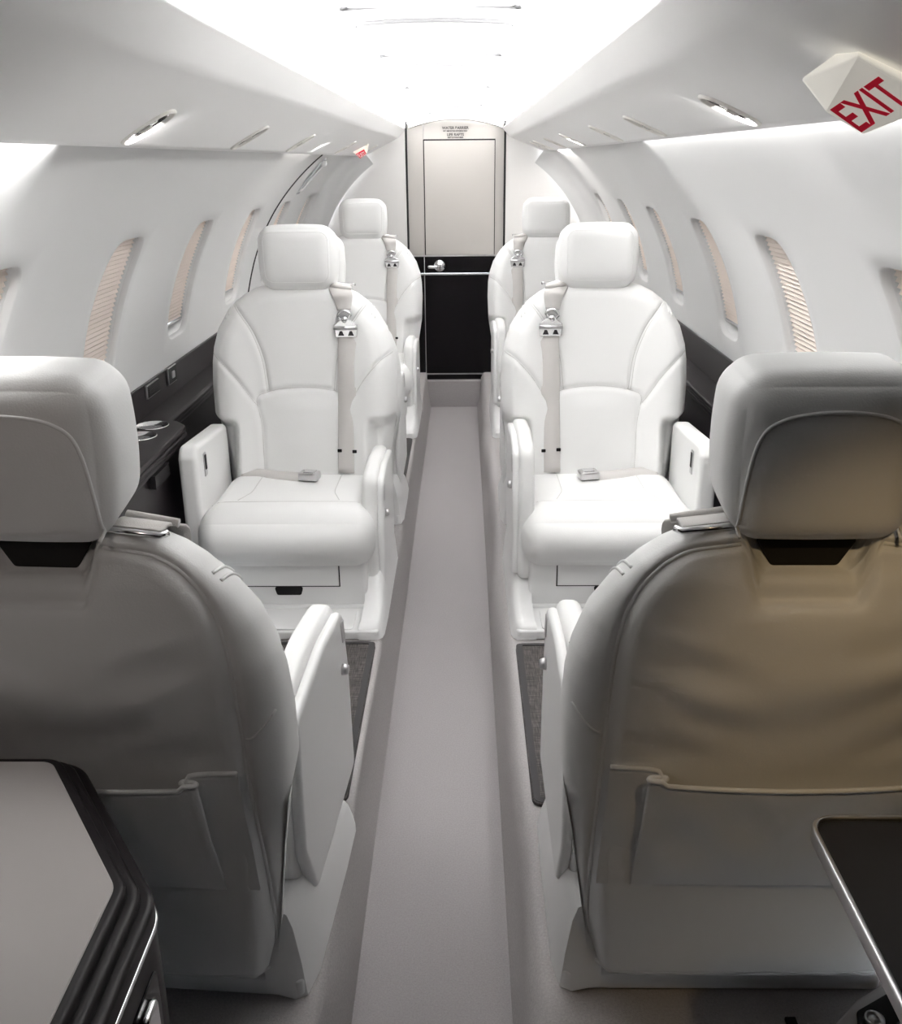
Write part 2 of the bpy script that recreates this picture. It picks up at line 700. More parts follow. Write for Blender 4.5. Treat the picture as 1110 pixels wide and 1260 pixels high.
# dark lower side panels under the wall lining
for s, nm in ((-1, 'trim_1'), (1, 'trim_2')):
    V = []
    n = 12
    TH0 = THB[s]
    for y in (Y0, 1.0, 3.0, 5.02):
        for k in range(n + 1):
            t = th_of(0.20) + (TH0 - th_of(0.20)) * k / n
            V.append(wp(s, y, t, -0.004 if k == n else -0.003))
    o = mobj(nm, V, gridfaces(4, n + 1), M['darkleather'])
    fixn(o)
    tag(o, kind='structure')
    # fine top bead
    pts = [wp(s, y, TH0, -0.004) for y in (Y0, 1.5, 3.2, 4.9)]
    v, f = tube(pts, 0.003, 6)
    mobj('bead', v, f, M['dark'], o)

# ceiling
CEIL = lambda x: 1.468 - 0.30 * x * x
V = []
xs = np.linspace(-0.47, 0.47, 41)
for y in np.linspace(Y0, Y1, 10):
    for x in xs:
        V.append((x, y, CEIL(x)))
ce = mobj('ceiling', V, gridfaces(10, 41), M['ceil'])
tag(ce, kind='structure')
# closing strips from the ceiling edge down behind the cove
for s in (-1, 1):
    V = []
    for y in (Y0, Y1):
        for (x, z) in ((0.47, CEIL(.47)), (0.485, 1.37), (0.47, 1.345), (0.30, 1.365)):
            V.append((s * x, y, z))
    mobj('cove_trough', V, gridfaces(2, 4), M['ceil'], ce, False)
# shallow raised service panels across the ceiling
for (ya, yb, hw) in ((0.95, 1.50, 0.125), (1.66, 2.15, 0.123), (2.40, 3.06, 0.123), (3.41, 4.05, 0.12), (4.25, 4.75, 0.11)):
    V = []
    prof = [(0.0, -0.002), (0.003, 0.010), (0.010, 0.013)]
    us = np.linspace(-1, 1, 25)
    ringsets = []
    lp = []
    r = 0.012
    corner = [(-hw, ya), (hw, ya), (hw, yb), (-hw, yb)]
    base = rounded_poly(corner, r, 4)
    # densify long x edges so that the slab follows the arch
    dense = []
    for i in range(len(base)):
        a, b_ = base[i], base[(i + 1) % len(base)]
        k = max(1, int(np.linalg.norm(b_ - a) / 0.02))
        for q in range(k):
            dense.append(a + (b_ - a) * q / k)
    dense = np.array(dense)
    n = len(dense)
    for ins, dz in prof:
        for p in (inset_loop(dense, ins) if ins else dense):
            V.append((p[0], p[1], CEIL(p[0]) - dz))
    Fc = gridfaces(3, n, False, True)
    # fill the face with a grid-like fan of strips: use matching front and rear columns
    o = mobj('service_panel', V, Fc + [tuple(range(2 * n, 3 * n))], M['ceil'], ce)
    fixn(o)
    o.data.set_sharp_from_angle(angle=math.radians(40))
    for ye, dy in ((ya, .022), (yb, -.016)):
        line = [(-hw - .002, ye + dy), (-hw - .002, ye + .004 * (1 if dy > 0 else -1))] + [(x, ye) for x in np.linspace(-hw, hw, 25)] + \
               [(hw + .002, ye + .004 * (1 if dy > 0 else -1)), (hw + .002, ye + dy)]
        v, f = tube([(p[0], p[1], CEIL(p[0]) - 0.0125) for p in line], 0.0032, 6)
        mobj('panel_gap_or_shade', v, f, M['reliefshade'], o)  # grey line stands in for shade at the raised panel edge

# overhead panels (lip, underside, outer edge)
def psu_prof(dz, xe=0.486):
    return rounded_poly([(0.250, 1.402), (0.238, 1.397), (0.277, 1.354), (0.440, 1.286 + dz), (xe, 1.284 + dz), (xe, 1.302 + dz), (0.40, 1.335), (0.275, 1.387)],
                        [0.004, 0.006, 0.05, 0.035, 0.004, 0.004, 0.02, 0.01], 8)
psu_bvh = {}
for s, nm in ((-1, 'trim_3'), (1, 'trim_4')):
    lp = np.array([(s * p[0], p[1]) for p in psu_prof(-0.012 if s < 0 else 0.004, 0.486 if s < 0 else 0.479)])
    v, f = prism(lp, Y0 + 0.01, 5.03, 'y')
    o = mobj(nm, v, f, M['panel'])
    fixn(o)
    o.data.set_sharp_from_angle(angle=math.radians(30))
    tag(o, kind='structure')
    psu_bvh[s] = BVHTree.FromPolygons([tuple(map(float, p)) for p in v], [tuple(q) for q in f])


def psu_z(s, ax):
    h = psu_bvh[s].ray_cast(Vector((s * ax, 2.02, 0.8)), Vector((0, 0, 1)))
    return h[0].z


# unseen wall added behind the camera, dark to keep light off the seat backs
V = [(0.82 * math.cos(a), Y0, ZC + 0.82 * math.sin(a)) for a in np.linspace(0, 2 * PI, 48, endpoint=False)]
tag(mobj('wall_front_blocker', V, [tuple(range(48))], M['dark'], None, False), kind='structure')

# rear bulkhead with door opening
DX0, DX1 = -0.237, 0.255
V, Fc = [], []
outer = [(R0 + .03) * np.array((math.cos(a), math.sin(a))) + np.array((0, ZC)) for a in np.linspace(-PI / 2, PI / 2, 30)]
for s in (1, -1):
    n0 = len(V)
    xin = DX1 if s > 0 else DX0
    pts = []
    for p in outer:
        x = max(p[0] * 1.0, 0)
        pts.append((s * x, p[1]))
    poly = [(xin, -0.20)] + [(x, z) for (x, z) in pts if abs(x) > abs(xin)] + [(xin, 1.48)]
    V += [(x, 5.03, z) for x, z in poly]
    Fc.append(tuple(range(n0, len(V))))
o = mobj('wall_back', V, Fc, M['bulk'], None, False)
tag(o, kind='structure')

# ------------------------------------------------------------------ door in the bulkhead
door = empty('door_1', (0.009, 5.04, 0.14))
tag(door, kind='structure')
def dp(name, x0, x1, z0, z1, y0, y1, material, r=0.0, label=None):
    o = pobj(name, rect(x0 - 0.009, x1 - 0.009, z0 - 0.14, z1 - 0.14, r), y0 - 5.04, y1 - 5.04, 'y', material, door, min(r, 0.003) if r else 0.0015, 2)
    if label:
        o['label'] = label
    return o
def archz(x):
    return 1.462 - 0.75 * (x - 0.009) ** 2
lp = [(DX0 + 0.004, 0.78), (DX1 - 0.004, 0.78)] + [(x, archz(x)) for x in np.linspace(DX1 - 0.004, DX0 + 0.004, 21)]
pobj('door_leaf', [(x - 0.009, z - 0.14) for x, z in lp], 0.018, 0.05, 'y', M['doorgrey'], door)
# black seam strips at both jambs
dp('jamb_gap', DX0 - 0.004, DX0 + 0.005, 0.14, 1.43, 5.026, 5.06, M['blackmat'], 0, 'black gap strip')
dp('jamb_gap', DX1 - 0.005, DX1 + 0.004, 0.14, 1.43, 5.026, 5.06, M['blackmat'], 0, 'black gap strip')
# curved header
V = []
for x in np.linspace(-0.222, 0.240, 25):
    for (dy, dz) in ((0.0, 0.0), (0.0, -0.030), (0.03, -0.034), (0.03, 0.0)):
        V.append((x - 0.009, -0.025 + dy, archz(x) + 0.006 + dz - 0.14))
o = mobj('arched_header', V, gridfaces(25, 4, False, True), M['bulk'], door, True)
fixn(o)
o.data.set_sharp_from_angle(angle=math.radians(40))
dp('panel_gap_or_shade', -0.153, 0.207, 0.775, 1.347, 5.0565, 5.060, M['blackmat'])
dp('upper_panel', -0.148, 0.203, 0.79, 1.340, 5.048, 5.062, M['doorgrey'])
dp('seam_line', -0.1535, -0.1505, 1.345, 1.428, 5.0565, 5.062, M['satin'])
dp('latch_band', DX0 + 0.003, DX1 - 0.003, 0.700, 0.785, 5.036, 5.07, M['black'])
dp('kick_panel', DX0 + 0.003, DX1 - 0.003, 0.14, 0.697, 5.034, 5.07, M['black'])
for z in (0.787, 0.694, 0.172):
    dp('chrome_strip', DX0 + 0.004, DX1 - 0.004, z - 0.004, z + 0.003, 5.030, 5.045, M['satin'])
dp('stile_strip', -0.158, -0.154, 0.16, 0.785, 5.031, 5.045, M['satin'])
v1 = lathe([(0.0, -0.012), (0.014, -0.012), (0.026, -0.009), (0.030, -0.004), (0.031, 0.006)], 24, (0, 0, 0), (0, 1, 0))
v2 = rb(0.026, 0.006, 0.008, 0.005, 6, (-0.034, -0.014, -0.006))
v3 = rb(0.016, 0.005, 0.012, 0.005, 6, (0.002, -0.014, 0.0))
v, f = join(v1, v2, v3)
hd = mobj('latch_handle', v, f, M['chrome'], door)
hd.location = (-0.078 - 0.009, -0.008, 0.738 - 0.14)
fixn(hd)


def text_mesh(body, size, material, name, parent=None, ext=0.0004, align='CENTER', bold=0.0, spacing=1.0):
    c = bpy.data.curves.new(name, 'FONT')
    c.body = body
    c.size = size
    c.align_x = align
    c.align_y = 'CENTER'
    c.extrude = ext
    c.offset = bold
    c.space_character = spacing
    o = bpy.data.objects.new(name, c)
    COL.objects.link(o)
    dg = bpy.context.evaluated_depsgraph_get()
    me = bpy.data.meshes.new_from_object(o.evaluated_get(dg))
    bpy.data.objects.remove(o)
    me.name = name
    me.materials.clear()
    me.materials.append(material)
    ob = bpy.data.objects.new(name, me)
    COL.objects.link(ob)
    ob.parent = parent
    return ob


for body, size, z in (('WATER BARRIER', 0.0175, 1.398), ('FOR USE DURING DITCHING ONLY', 0.0075, 1.384), ('LIFE RAFTS', 0.0175, 1.367), ('INSTRUCTIONS INSIDE', 0.0075, 1.354)):
    t = text_mesh(body, size, M['ink'], 'placard_text', door, bold=0.0006)
    t.rotation_euler = (PI / 2, 0, 0)
    t.location = (0.008 - 0.009, 5.0565 - 5.04, z - 0.14)

# ------------------------------------------------------------------ floors
EDGE = 0.155
ZL = 0.18
FXL, FXR = 0.134, 0.119
yy = np.linspace(Y0, 5.03, 140)
V = []
for y in yy:
    for x in np.linspace(-FXL, FXR, 7):
        V.append((x, y, 0.0))
o = mobj('floor', V, gridfaces(len(yy), 7), M['carpet'])
tag(o, kind='structure')
for s, nm in ((-1, 'floor_left'), (1, 'floor_right')):
    V = []
    ph = 0.7 if s < 0 else 2.1
    FX = FXL if s < 0 else FXR
    ex = .160 - FX
    for y in yy:
        wob = 0.006 * math.sin(y * 3.9 + ph) + 0.004 * math.sin(y * 8.3 + 2 * ph)
        row = [(FX - 0.002, 0.0), (FX + 0.001 + .3 * wob, 0.02), (FX + 0.006 + wob, 0.06), (FX + 0.010 + wob, 0.11), (FX + 0.016 + .6 * wob, 0.15),
               (FX + .62 * ex + .3 * wob, 0.168), (FX + .8 * ex, 0.177), (FX + ex, ZL), (0.25, ZL), (0.45, ZL), (0.655, ZL)]
        for x, z in row:
            V.append((s * x, y, z))
    o = mobj(nm, V, gridfaces(len(yy), 11), M['ledge'])
    fixn(o)
    tag(o, kind='structure')
# carpeted step at the rear end of the aisle
pobj('baseboard_back', rect(-0.24, 0.255, -0.02, 0.14), 4.99, 5.045, 'y', M['carpet'], None, 0.004, 2)
tag(bpy.data.objects['baseboard_back'], kind='structure')

# seam of the large side door in the left wall, an inlaid dark line
pts = smooth_path([wp(-1, 3.70, th_of(0.735), -0.001), wp(-1, 3.745, th_of(0.80), -0.001), wp(-1, 3.81, th_of(1.01), -0.001), wp(-1, 3.875, th_of(1.13), -0.001), wp(-1, 4.0, th_of(1.275), -0.001)], 10)
pts = np.array([np.array((0, p[1], ZC)) + (np.array((p[0], 0, p[2] - ZC)) / math.hypot(p[0], p[2] - ZC)) * 0.7995 for p in pts])
v, f = tube(pts, 0.0042, 6)
tag(mobj('trim_5', v, f, M['blackmat']), kind='structure')
# ------------------------------------------------------------------ side ledges and cabinets
def side_console(s, label, y_start, y_cab0, y_cab1, cups):
    root = empty('side_console', (s * 0.72, 2.0, 0.18))
    tag(root, label, 'side console')
    def P(name, loop, a0, a1, axis, material, r=0.0, par=None):
        lp = []
        for p in loop:
            lp.append((s * p[0] - s * 0.72, p[1] - 0.18) if axis == 'y' else (s * p[0] - s * 0.72, p[1] - 2.0))
        if axis == 'y':
            a0, a1 = a0 - 2.0, a1 - 2.0
        else:
            a0, a1 = a0 - 0.18, a1 - 0.18
        return pobj(name, lp, a0, a1, axis, material, par or root, r, 3)
    # shelf along the whole wall with a moulded front edge
    P('shelf_top', [(0.794, 0.621), (0.728, 0.618), (0.728, 0.605), (0.796, 0.600)], y_start, 5.02, 'y', M['darkleather'])
    for k in range(3):
        P('edge_moulding', rounded_poly([(0.735, 0.619 - .013 * k), (0.718 + .003 * k, 0.616 - .013 * k), (0.718 + .003 * k, 0.605 - .013 * k), (0.735, 0.603 - .013 * k)], 0.004, 3), y_start, 5.02, 'y', M['darkleather'])
    P('front_panel', [(0.79, 0.60), (0.738, 0.60), (0.68, 0.181), (0.70, 0.181)], y_start, 5.02, 'y', M['dark'])
    XE = 0.664 if s < 0 else 0.678
    for (ya, yb) in ((y_cab0, y_cab1), (y_cab0 + 1.73, y_cab1 + 1.73)):
        lp = rounded_poly([(0.785, ya), (XE, ya), (XE, yb - 0.05), (XE + .038, yb), (0.785, yb)], [0.002, 0.004, 0.02, 0.02, 0.002], 4)
        P('table_leaf', lp, 0.606, 0.622, 'z', M['darkleather'], 0.004)
        for k in range(2):
            lp2 = inset_loop(np.array(lp), -0.002 + .004 * k) if True else lp
            P('edge_moulding', lp2, 0.592 - .014 * k, 0.605 - .014 * k, 'z', M['darkleather'], 0.004)
        lp3 = rounded_poly([(0.74, ya + .004), (XE + .013, ya + .004), (XE + .013, yb - 0.056), (XE + .043, yb - .008), (0.74, yb - .008)], [0.002, 0.004, 0.02, 0.02, 0.002], 4)
        P('cabinet_body', lp3, 0.181, 0.576, 'z', M['dark'])
        g = P('pull_recess', rect(XE - .002, XE + .014, yb - 0.33, yb - 0.22), 0.545, 0.576, 'z', M['blackmat'])
    cut = []
    for (cx, cy) in cups:
        v, f = lathe([(0.0405, -0.056), (0.0405, 0.03)], 40, (s * cx - s * 0.72, cy - 2.0, 0.622 - 0.18))
        cut.append(fixn(mobj('cutter', v, f, M['dark'])))
    if cut:
        for ch in list(root.children):
            if ch.name.split('.')[0] in ('table_leaf', 'edge_moulding', 'cabinet_body', 'shelf_top', 'front_panel'):
                bb_ = [Vector(c) for c in ch.bound_box]
                ymin, ymax = min(b_.y for b_ in bb_), max(b_.y for b_ in bb_)
                if not (ymin < cups[0][1] - 2.0 < ymax):
                    continue
                for c in cut:
                    md = ch.modifiers.new('cut', 'BOOLEAN')
                    md.object = c
                    md.operation = 'DIFFERENCE'
                    md.solver = 'EXACT'
                dg = bpy.context.evaluated_depsgraph_get()
                me = bpy.data.meshes.new_from_object(ch.evaluated_get(dg))
                ch.modifiers.clear()
                ch.data = me
        for c in cut:
            bpy.data.objects.remove(c)
    for (cx, cy) in cups:
        prof = [(0.0, -0.045), (0.034, -0.045), (0.037, -0.042), (0.0395, 0.001), (0.0402, 0.001), (0.0402, -0.05), (0.0, -0.05)]
        v, f = lathe(prof, 40)
        c = mobj('cup_holder', v, f, M['brass'], root)
        c.location = (s * cx - s * 0.72, cy - 2.0, 0.622 - 0.18)
        c['label'] = 'brass cup holder'
        v, f = lathe([(0.0388, 0.000), (0.0395, 0.0022), (0.0412, 0.0025), (0.0422, 0.0012), (0.0422, 0.0002)], 40)
        mobj('cup_rim', v, f, M['chrome'], c)
    return root


side_console(-1, 'dark side ledge with two brass cup holders along the wall with the sockets', 0.98, 1.50, 2.38, [(0.748, 2.325), (0.748, 2.225)])
side_console(1, 'dark side ledge running along the wall behind the seats near the big exit sign', 0.98, 1.50, 2.38, [])


# outlets set in the dark panel of the left wall
def wall_plate(name, label, cat, yc, zc, hy, hz, detail):
    th = th_of(zc)
    root = empty(name, wp(-1, yc, th, -0.004))
    tag(root, label, cat)
    root.rotation_euler = (0, -(-th), 0)
    # local: x outward = radial; plate faces +x_local towards the aisle -> rotate by geometry
    fr = prism(rect(-hy, hy, -hz, hz, 0.002), 0.0, 0.006, 'x', 0.0015, 2)
    mobj('bezel', fr[0], fr[1], M['satin'], root, True, 1, 30)
    a = prism(rect(-hy + .0022, hy - .0022, -hz + .0022, hz - .0022), 0.004, 0.0066, 'x')
    mobj('face_plate', a[0], a[1], M['blackmat'], root, False)
    detail(root)
    for ch in root.children:
        fixn(ch)
    return root


def d_vent(root):
    for k in range(5):
        v = prism(rect(-0.044, 0.044, -0.010 + .005 * k - .001, -0.010 + .005 * k + .001), 0.006, 0.0085, 'x')
        mobj('louvre', v[0], v[1], M['greyplastic'], root, False)


def d_sock(root):
    v, f = rb(0.003, 0.012, 0.010, 0.0028, 6, (0.007, 0, 0))
    mobj('socket_insert', v, f, M['satin'], root)


wall_plate('air_vent', 'small rectangular silver framed vent in dark panel above the cup holders', 'vent', 2.495, 0.680, 0.052, 0.018, d_vent)
wall_plate('power_socket', 'small silver framed power socket in dark panel beside the vent', 'socket', 2.675, 0.680, 0.040, 0.024, d_sock)

# ------------------------------------------------------------------ floor mats
def floor_mat(label, s, y0, y1):
    root = empty('floor_mat', (s * 0.41, (y0 + y1) / 2, ZL))
    tag(root, label, 'floor mat', 'floor mats in the foot wells')
    hx, hy = 0.245, (y1 - y0) / 2
    pobj('woven_field', rect(-hx, hx, -hy, hy, 0.012), 0.001, 0.007, 'z', M['mat'], root, 0.002, 2)
    V = []
    n = 6
    outl = rect(-hx, hx, -hy, hy, 0.02, n)
    inn = inset_loop(outl, 0.014)
    m_ = len(outl)
    for p, z in [(q, 0.0) for q in inset_loop(outl, -.001)] + [(q, 0.008) for q in inset_loop(outl, .002)] + [(q, 0.009) for q in inn] + [(q, 0.005) for q in inn]:
        V.append((p[0], p[1], z))
    o = mobj('border', V, gridfaces(4, m_, False, True), M['greyplastic'], root)
    fixn(o)
    o.data.set_sharp_from_angle(angle=math.radians(40))
    return root


floor_mat('dark woven mat in front of the seat with the lowered armrest', -1, 1.395, 1.985)
floor_mat('dark woven mat in front of the seat near the big exit sign', 1, 1.385, 1.975)
floor_mat('small far strip of dark woven mat left of the aisle, before the rear seat', -1, 3.14, 3.725)

# ------------------------------------------------------------------ seats
def interp(tab):
    xs_ = np.array([t[0] for t in tab])
    ys_ = np.array([t[1] for t in tab])
    # monotone-ish smooth interpolation through a dense smoothed table
    X = np.linspace(xs_[0], xs_[-1], 400)
    Yv = np.interp(X, xs_, ys_)
    k = np.ones(17) / 17
    pad = np.concatenate([2 * Yv[0] - Yv[8:0:-1], Yv, 2 * Yv[-1] - Yv[-2:-10:-1]])
    Ys = np.convolve(pad, k, 'valid')
    return lambda x: np.interp(x, X, Ys)


ZB, ZT = 0.055, 0.768
HALF = [(0.055, .198), (0.15, .212), (0.30, .232), (0.40, .248), (0.50, .252), (0.56, .250), (0.60, .244), (0.65, .228), (0.69, .203), (0.72, .176), (0.74, .150), (0.755, .120), (0.764, .09), (0.768, .05)]
halfw = lambda z: np.interp(z, [h[0] for h in HALF], [h[1] for h in HALF])
frontb = interp([(0.0, .125), (0.27, .155), (0.44, .188), (0.60, .218), (0.80, .250)])
rearb = interp([(0.0, .255), (0.07, .268), (0.2, .292), (0.45, .322), (0.6, .328), (0.7, .326), (0.8, .318)])

SE_F = {  # seam lines on the front of the back cushion (a, z), one side
    'shoulder_seam': [(.172, .709), (.152, .685), (.124, .640), (.100, .570), (.090, .490)],
    'lumbar_seam': [(.0, .500), (.05, .497), (.092, .488), (.122, .470), (.112, .40), (.108, .27)],
    'bolster_seam': [(.243, .585), (.215, .572), (.175, .530), (.145, .485), (.125, .455)],
}


def seg_dist(A, Z, path):
    d = np.full(A.shape, 9.0)
    P = np.array(path)
    for i in range(len(P) - 1):
        p, q = P[i], P[i + 1]
        e = q - p
        L2 = e.dot(e)
        t = np.clip(((A - p[0]) * e[0] + (Z - p[1]) * e[1]) / L2, 0, 1)
        d = np.minimum(d, np.hypot(A - p[0] - t * e[0], Z - p[1] - t * e[1]))
    return d


def make_back():
    nu, nv = 150, 190
    uu = np.linspace(-1, 1, nu)
    uu = np.sin(uu * PI / 2) * .55 + uu * .45
    tt = np.linspace(0, 1, nv)
    tt = .5 - .5 * np.cos(tt * PI) if False else tt
    tt = np.concatenate([np.linspace(0, .9, nv - 40, endpoint=False), np.linspace(.9, 1, 40) ** 1.0])
    nv = len(tt)
    zz = ZB + (ZT - ZB) * tt
    W = halfw(zz)
    A = uu[:, None] * W[None, :]
    Z = np.repeat(zz[None, :], nu, 0)
    # distance to the outline
    zo = np.linspace(ZB, ZT, 300)
    wo = halfw(zo)
    outl = [(-w, z) for w, z in zip(wo, zo)] + [(w, z) for w, z in reversed(list(zip(wo, zo)))] + [(-wo[0], ZB)]
    d = seg_dist(A, Z, outl[:599])
    d = np.minimum(d, np.abs(Z - ZB) * 3)
    yf0, yb0 = frontb(Z), rearb(Z)
    th = yb0 - yf0
    rf = np.minimum(.060, th * .52)
    rr_ = np.minimum(.038, th * .44) * (1 - .40 * sstep(.62, .74, Z))
    off = lambda dd, r: np.where(dd < r, r - np.sqrt(np.maximum(r * r - (r - np.minimum(dd, r)) ** 2, 0)), 0)
    aa = np.abs(A)
    yf = yf0 + off(d, rf)
    # side bolsters swell forward, seat wings
    yf -= .020 * sstep(.10, .19, aa) * sstep(.75, .55, Z) * sstep(0.0, .03, d)
    yf -= .010 * (1 - sstep(.0, .11, aa)) * sstep(.24, .36, Z) * sstep(.50, .44, Z)
    # arm recess low on the sides
    yf += .060 * sstep(.165, .20, aa) * sstep(.43, .385, Z)
    for nme, p in SE_F.items():
        sp = smooth_path([(q[0], q[1]) for q in p], 6)
        ds = seg_dist(aa, Z, sp)
        yf += .0050 * np.exp(-(ds / .0065) ** 2) * sstep(0, .01, d)
    yb = yb0 - off(d, rr_)
    # hide-like wrinkles and sag of the rear cover
    cx = sstep(.20, .10, aa)
    S = A
    yb += cx * (.0018 * np.sin(58 * (Z + .25 * S * S) + 9 * S) * sstep(.38, .48, Z) * sstep(.70, .60, Z)
                + .0034 * np.sin(95 * (Z - .35 * S) + 2.0) * sstep(.0, .16, S) * sstep(.44, .52, Z) * sstep(.68, .60, Z)
                + .0032 * np.sin(80 * (Z + .4 * S) + .6) * sstep(.0, -.16, S) * sstep(.42, .5, Z) * sstep(.68, .6, Z)
                + .003 * np.sin(24 * Z + 4 * S)
                + .0016 * np.sin(170 * (Z - .55 * aa) + 1.5 * np.sin(30 * Z)) * sstep(.10, .19, aa) * sstep(.40, .46, Z) * sstep(.70, .62, Z))
    yb += cx * .010 * (1 - (A / .2) ** 2) * sstep(.30, .50, Z) * sstep(.74, .62, Z)
    # piping groove of the rear panel
    sp = smooth_path(REAR_SEAM, 6)
    ds = seg_dist(aa, Z, sp)
    yb -= .006 * np.exp(-(ds / .006) ** 2)
    yb += .006 * sstep(0, .02, np.where(aa < np.interp(Z, *REARX), ds, 0)) * sstep(.74, .70, Z)
    f = np.clip((np.stack([yf, yb]) - yf0) / th, 0, 1)
    drop = .004 * sstep(.56, .765, Z)
    Zf = Z - drop * f[0]
    Zr = Z - drop * f[1]
    Zr = Zr - .056 * sstep(.075, .048, aa) * sstep(.66, .75, Z)
    front = np.stack([A, yf, Zf], -1).reshape(-1, 3)
    rear = np.stack([A, yb, Zr], -1).reshape(-1, 3)
    V = np.vstack([front, rear])
    nF = nu * nv
    Fc = gridfaces(nu, nv) + gridfaces(nu, nv, off=nF, flip=True)
    ring = [i * nv for i in range(nu)] + [(nu - 1) * nv + j for j in range(1, nv)] + [i * nv + nv - 1 for i in range(nu - 2, -1, -1)] + [j for j in range(nv - 2, 0, -1)]
    m_ = len(ring)
    for k in range(m_):
        a, b_ = ring[k], ring[(k + 1) % m_]
        Fc.append((b_, a, a + nF, b_ + nF))
    return V, Fc


REAR_SEAM = [(.192, .058), (.206, .15), (.211, .28), (.209, .42), (.205, .55), (.200, .62), (.188, .672), (.164, .712), (.128, .738), (.075, .748)]
REARX = ([.058, .15, .28, .42, .55, .63, .685, .722], [.192, .208, .214, .212, .207, .200, .186, .160])
BACKV, BACKF = make_back()
BACK_BVH = BVHTree.FromPolygons([tuple(map(float, p)) for p in BACKV], BACKF)


def on_front(a, z, off=0.0):
    h = BACK_BVH.ray_cast(Vector((a, -1, z)), Vector((0, 1, 0)))
    return np.array((a, (h[0].y if h[0] else float(frontb(z))) - off, z))


def on_rear(a, z, off=0.0):
    h = BACK_BVH.ray_cast(Vector((a, 1, z)), Vector((0, -1, 0)))
    return np.array((a, (h[0].y if h[0] else float(rearb(z))) + off, z))


def on_top(a, y, off=0.0):
    h = BACK_BVH.ray_cast(Vector((a, y, 2)), Vector((0, 0, -1)))
    return np.array((a, y, (h[0].z if h[0] else .75) + off))


def add(parent, name, vf, material, sg, label=None, ang=None, fix=False):
    o = mobj(name, vf[0], vf[1], material, parent, True, sg, ang)
    if fix:
        fixn(o)
        if ang:
            o.data.set_sharp_from_angle(angle=math.radians(ang))
    if label:
        o['label'] = label
    return o


def cushion_fn(P, U):
    P = P.copy()
    # front roll fuller, top dips a little toward the back
    t = (P[:, 1] + .2) / .4
    P[:, 2] += np.where(P[:, 2] > 0, .006 * np.exp(-((t - .22) / .16) ** 2), 0)
    P[:, 2] -= np.where(P[:, 2] < 0, .016 * np.exp(-((t - .12) / .25) ** 2), 0)
    P[:, 2] += .012 * sstep(.25, 0, t) * (P[:, 2] < 0)
    P[:, 0] *= 1 + .03 * np.exp(-((t - .12) / .15) ** 2)
    return P


CUSHV, CUSHF = rb(.212, .205, .066, (.050, .085, .064), 34, (0, -.005, .206), (0.0, .012, .010), cushion_fn)
CUSH_BVH = BVHTree.FromPolygons([tuple(map(float, p)) for p in CUSHV], CUSHF)


def on_cush(a, y, off=0.0):
    h = CUSH_BVH.ray_cast(Vector((a, y, 1)), Vector((0, 0, -1)))
    return np.array((a, y, (h[0].z if h[0] else .26) + off))


def head_fn(P, U):
    P = P.copy()
    f = (P[:, 1] + .055) / .11
    P[:, 2] -= np.where(P[:, 2] > 0, .010, .030) * f
    P[:, 0] *= 1 - .05 * np.clip(-P[:, 2] / .08, 0, 1) ** 2 - .03 * np.clip(P[:, 2] / .08, 0, 1) ** 2
    return P


HEADV, HEADF = rb(.098, .054, .079, (.034, .028, .034), 22, (0, .284, .837), (.006, .006, .005), head_fn)
HEAD_BVH = BVHTree.FromPolygons([tuple(map(float, p)) for p in HEADV], HEADF)


def on_head(a, z, front=True):
    h = HEAD_BVH.ray_cast(Vector((a, -1 if front else 1, z)), Vector((0, 1 if front else -1, 0)))
    return np.array((a, h[0].y if h[0] else (.23 if front else .338), z))


def make_pocket(k=1.0):
    """open-topped map pocket with a folded pleat near each side"""
    zb_, zt_ = .252, .456
    path = [(-.205, .003), (-.185, .0035), (-.165, .004), (-.150, .006), (-.142, .009), (-.144, .012), (-.152, .0135), (-.160, .0145), (-.164, .0165), (-.160, .0185), (-.150, .019)]
    mid = [(a, .019 + .004 * math.cos(a / .15 * PI / 2)) for a in np.linspace(-.13, .13, 24)]
    full = path + mid + [(-a, o_) for a, o_ in reversed(path)]
    full = smooth_path(full, 3)
    nv = 22
    V = []
    for (a, o_) in full:
        for j in range(nv):
            t = j / (nv - 1)
            z = zb_ + (zt_ - zb_) * t
            sag = .010 * (1 - (a / .2) ** 2) * t
            flat = (.10 + .90 * t ** .8) * k
            y = float(rearb(z)) + .005 + o_ * flat
            y += .0012 * math.sin(30 * a + 40 * z) * (1 - t) * t * 4 + (.0010 * k) * math.sin(60 * (abs(a) - .7 * z)) * t * (1 - t) * 4
            aa_ = a * (1 - .02 * t) + (.012 * (1 - t) * (1 if a < 0 else -1) if .135 < abs(a) < .17 else 0) * 0
            V.append((aa_, y, z - sag * .5 - .006 * (1 if abs(a) < .15 else 0) * t))
    n = len(full)
    Fc = gridfaces(n, nv)
    # inner skin for thickness
    V2 = [(v[0], v[1] - .0025, v[2]) for v in V]
    F2 = [tuple(reversed(tuple(i + len(V) for i in f))) for f in Fc]
    rim = []
    for i in range(n - 1):
        a = i * nv + nv - 1
        b_ = (i + 1) * nv + nv - 1
        rim.append((a, b_, b_ + len(V), a + len(V)))
    top = [np.array(V[i * nv + nv - 1]) + np.array((0, -.001, 0)) for i in range(n)]
    return (V + V2, Fc + F2 + rim), top


POCKETS = {'plain': make_pocket(1.55), 'tray': make_pocket(0.5)}


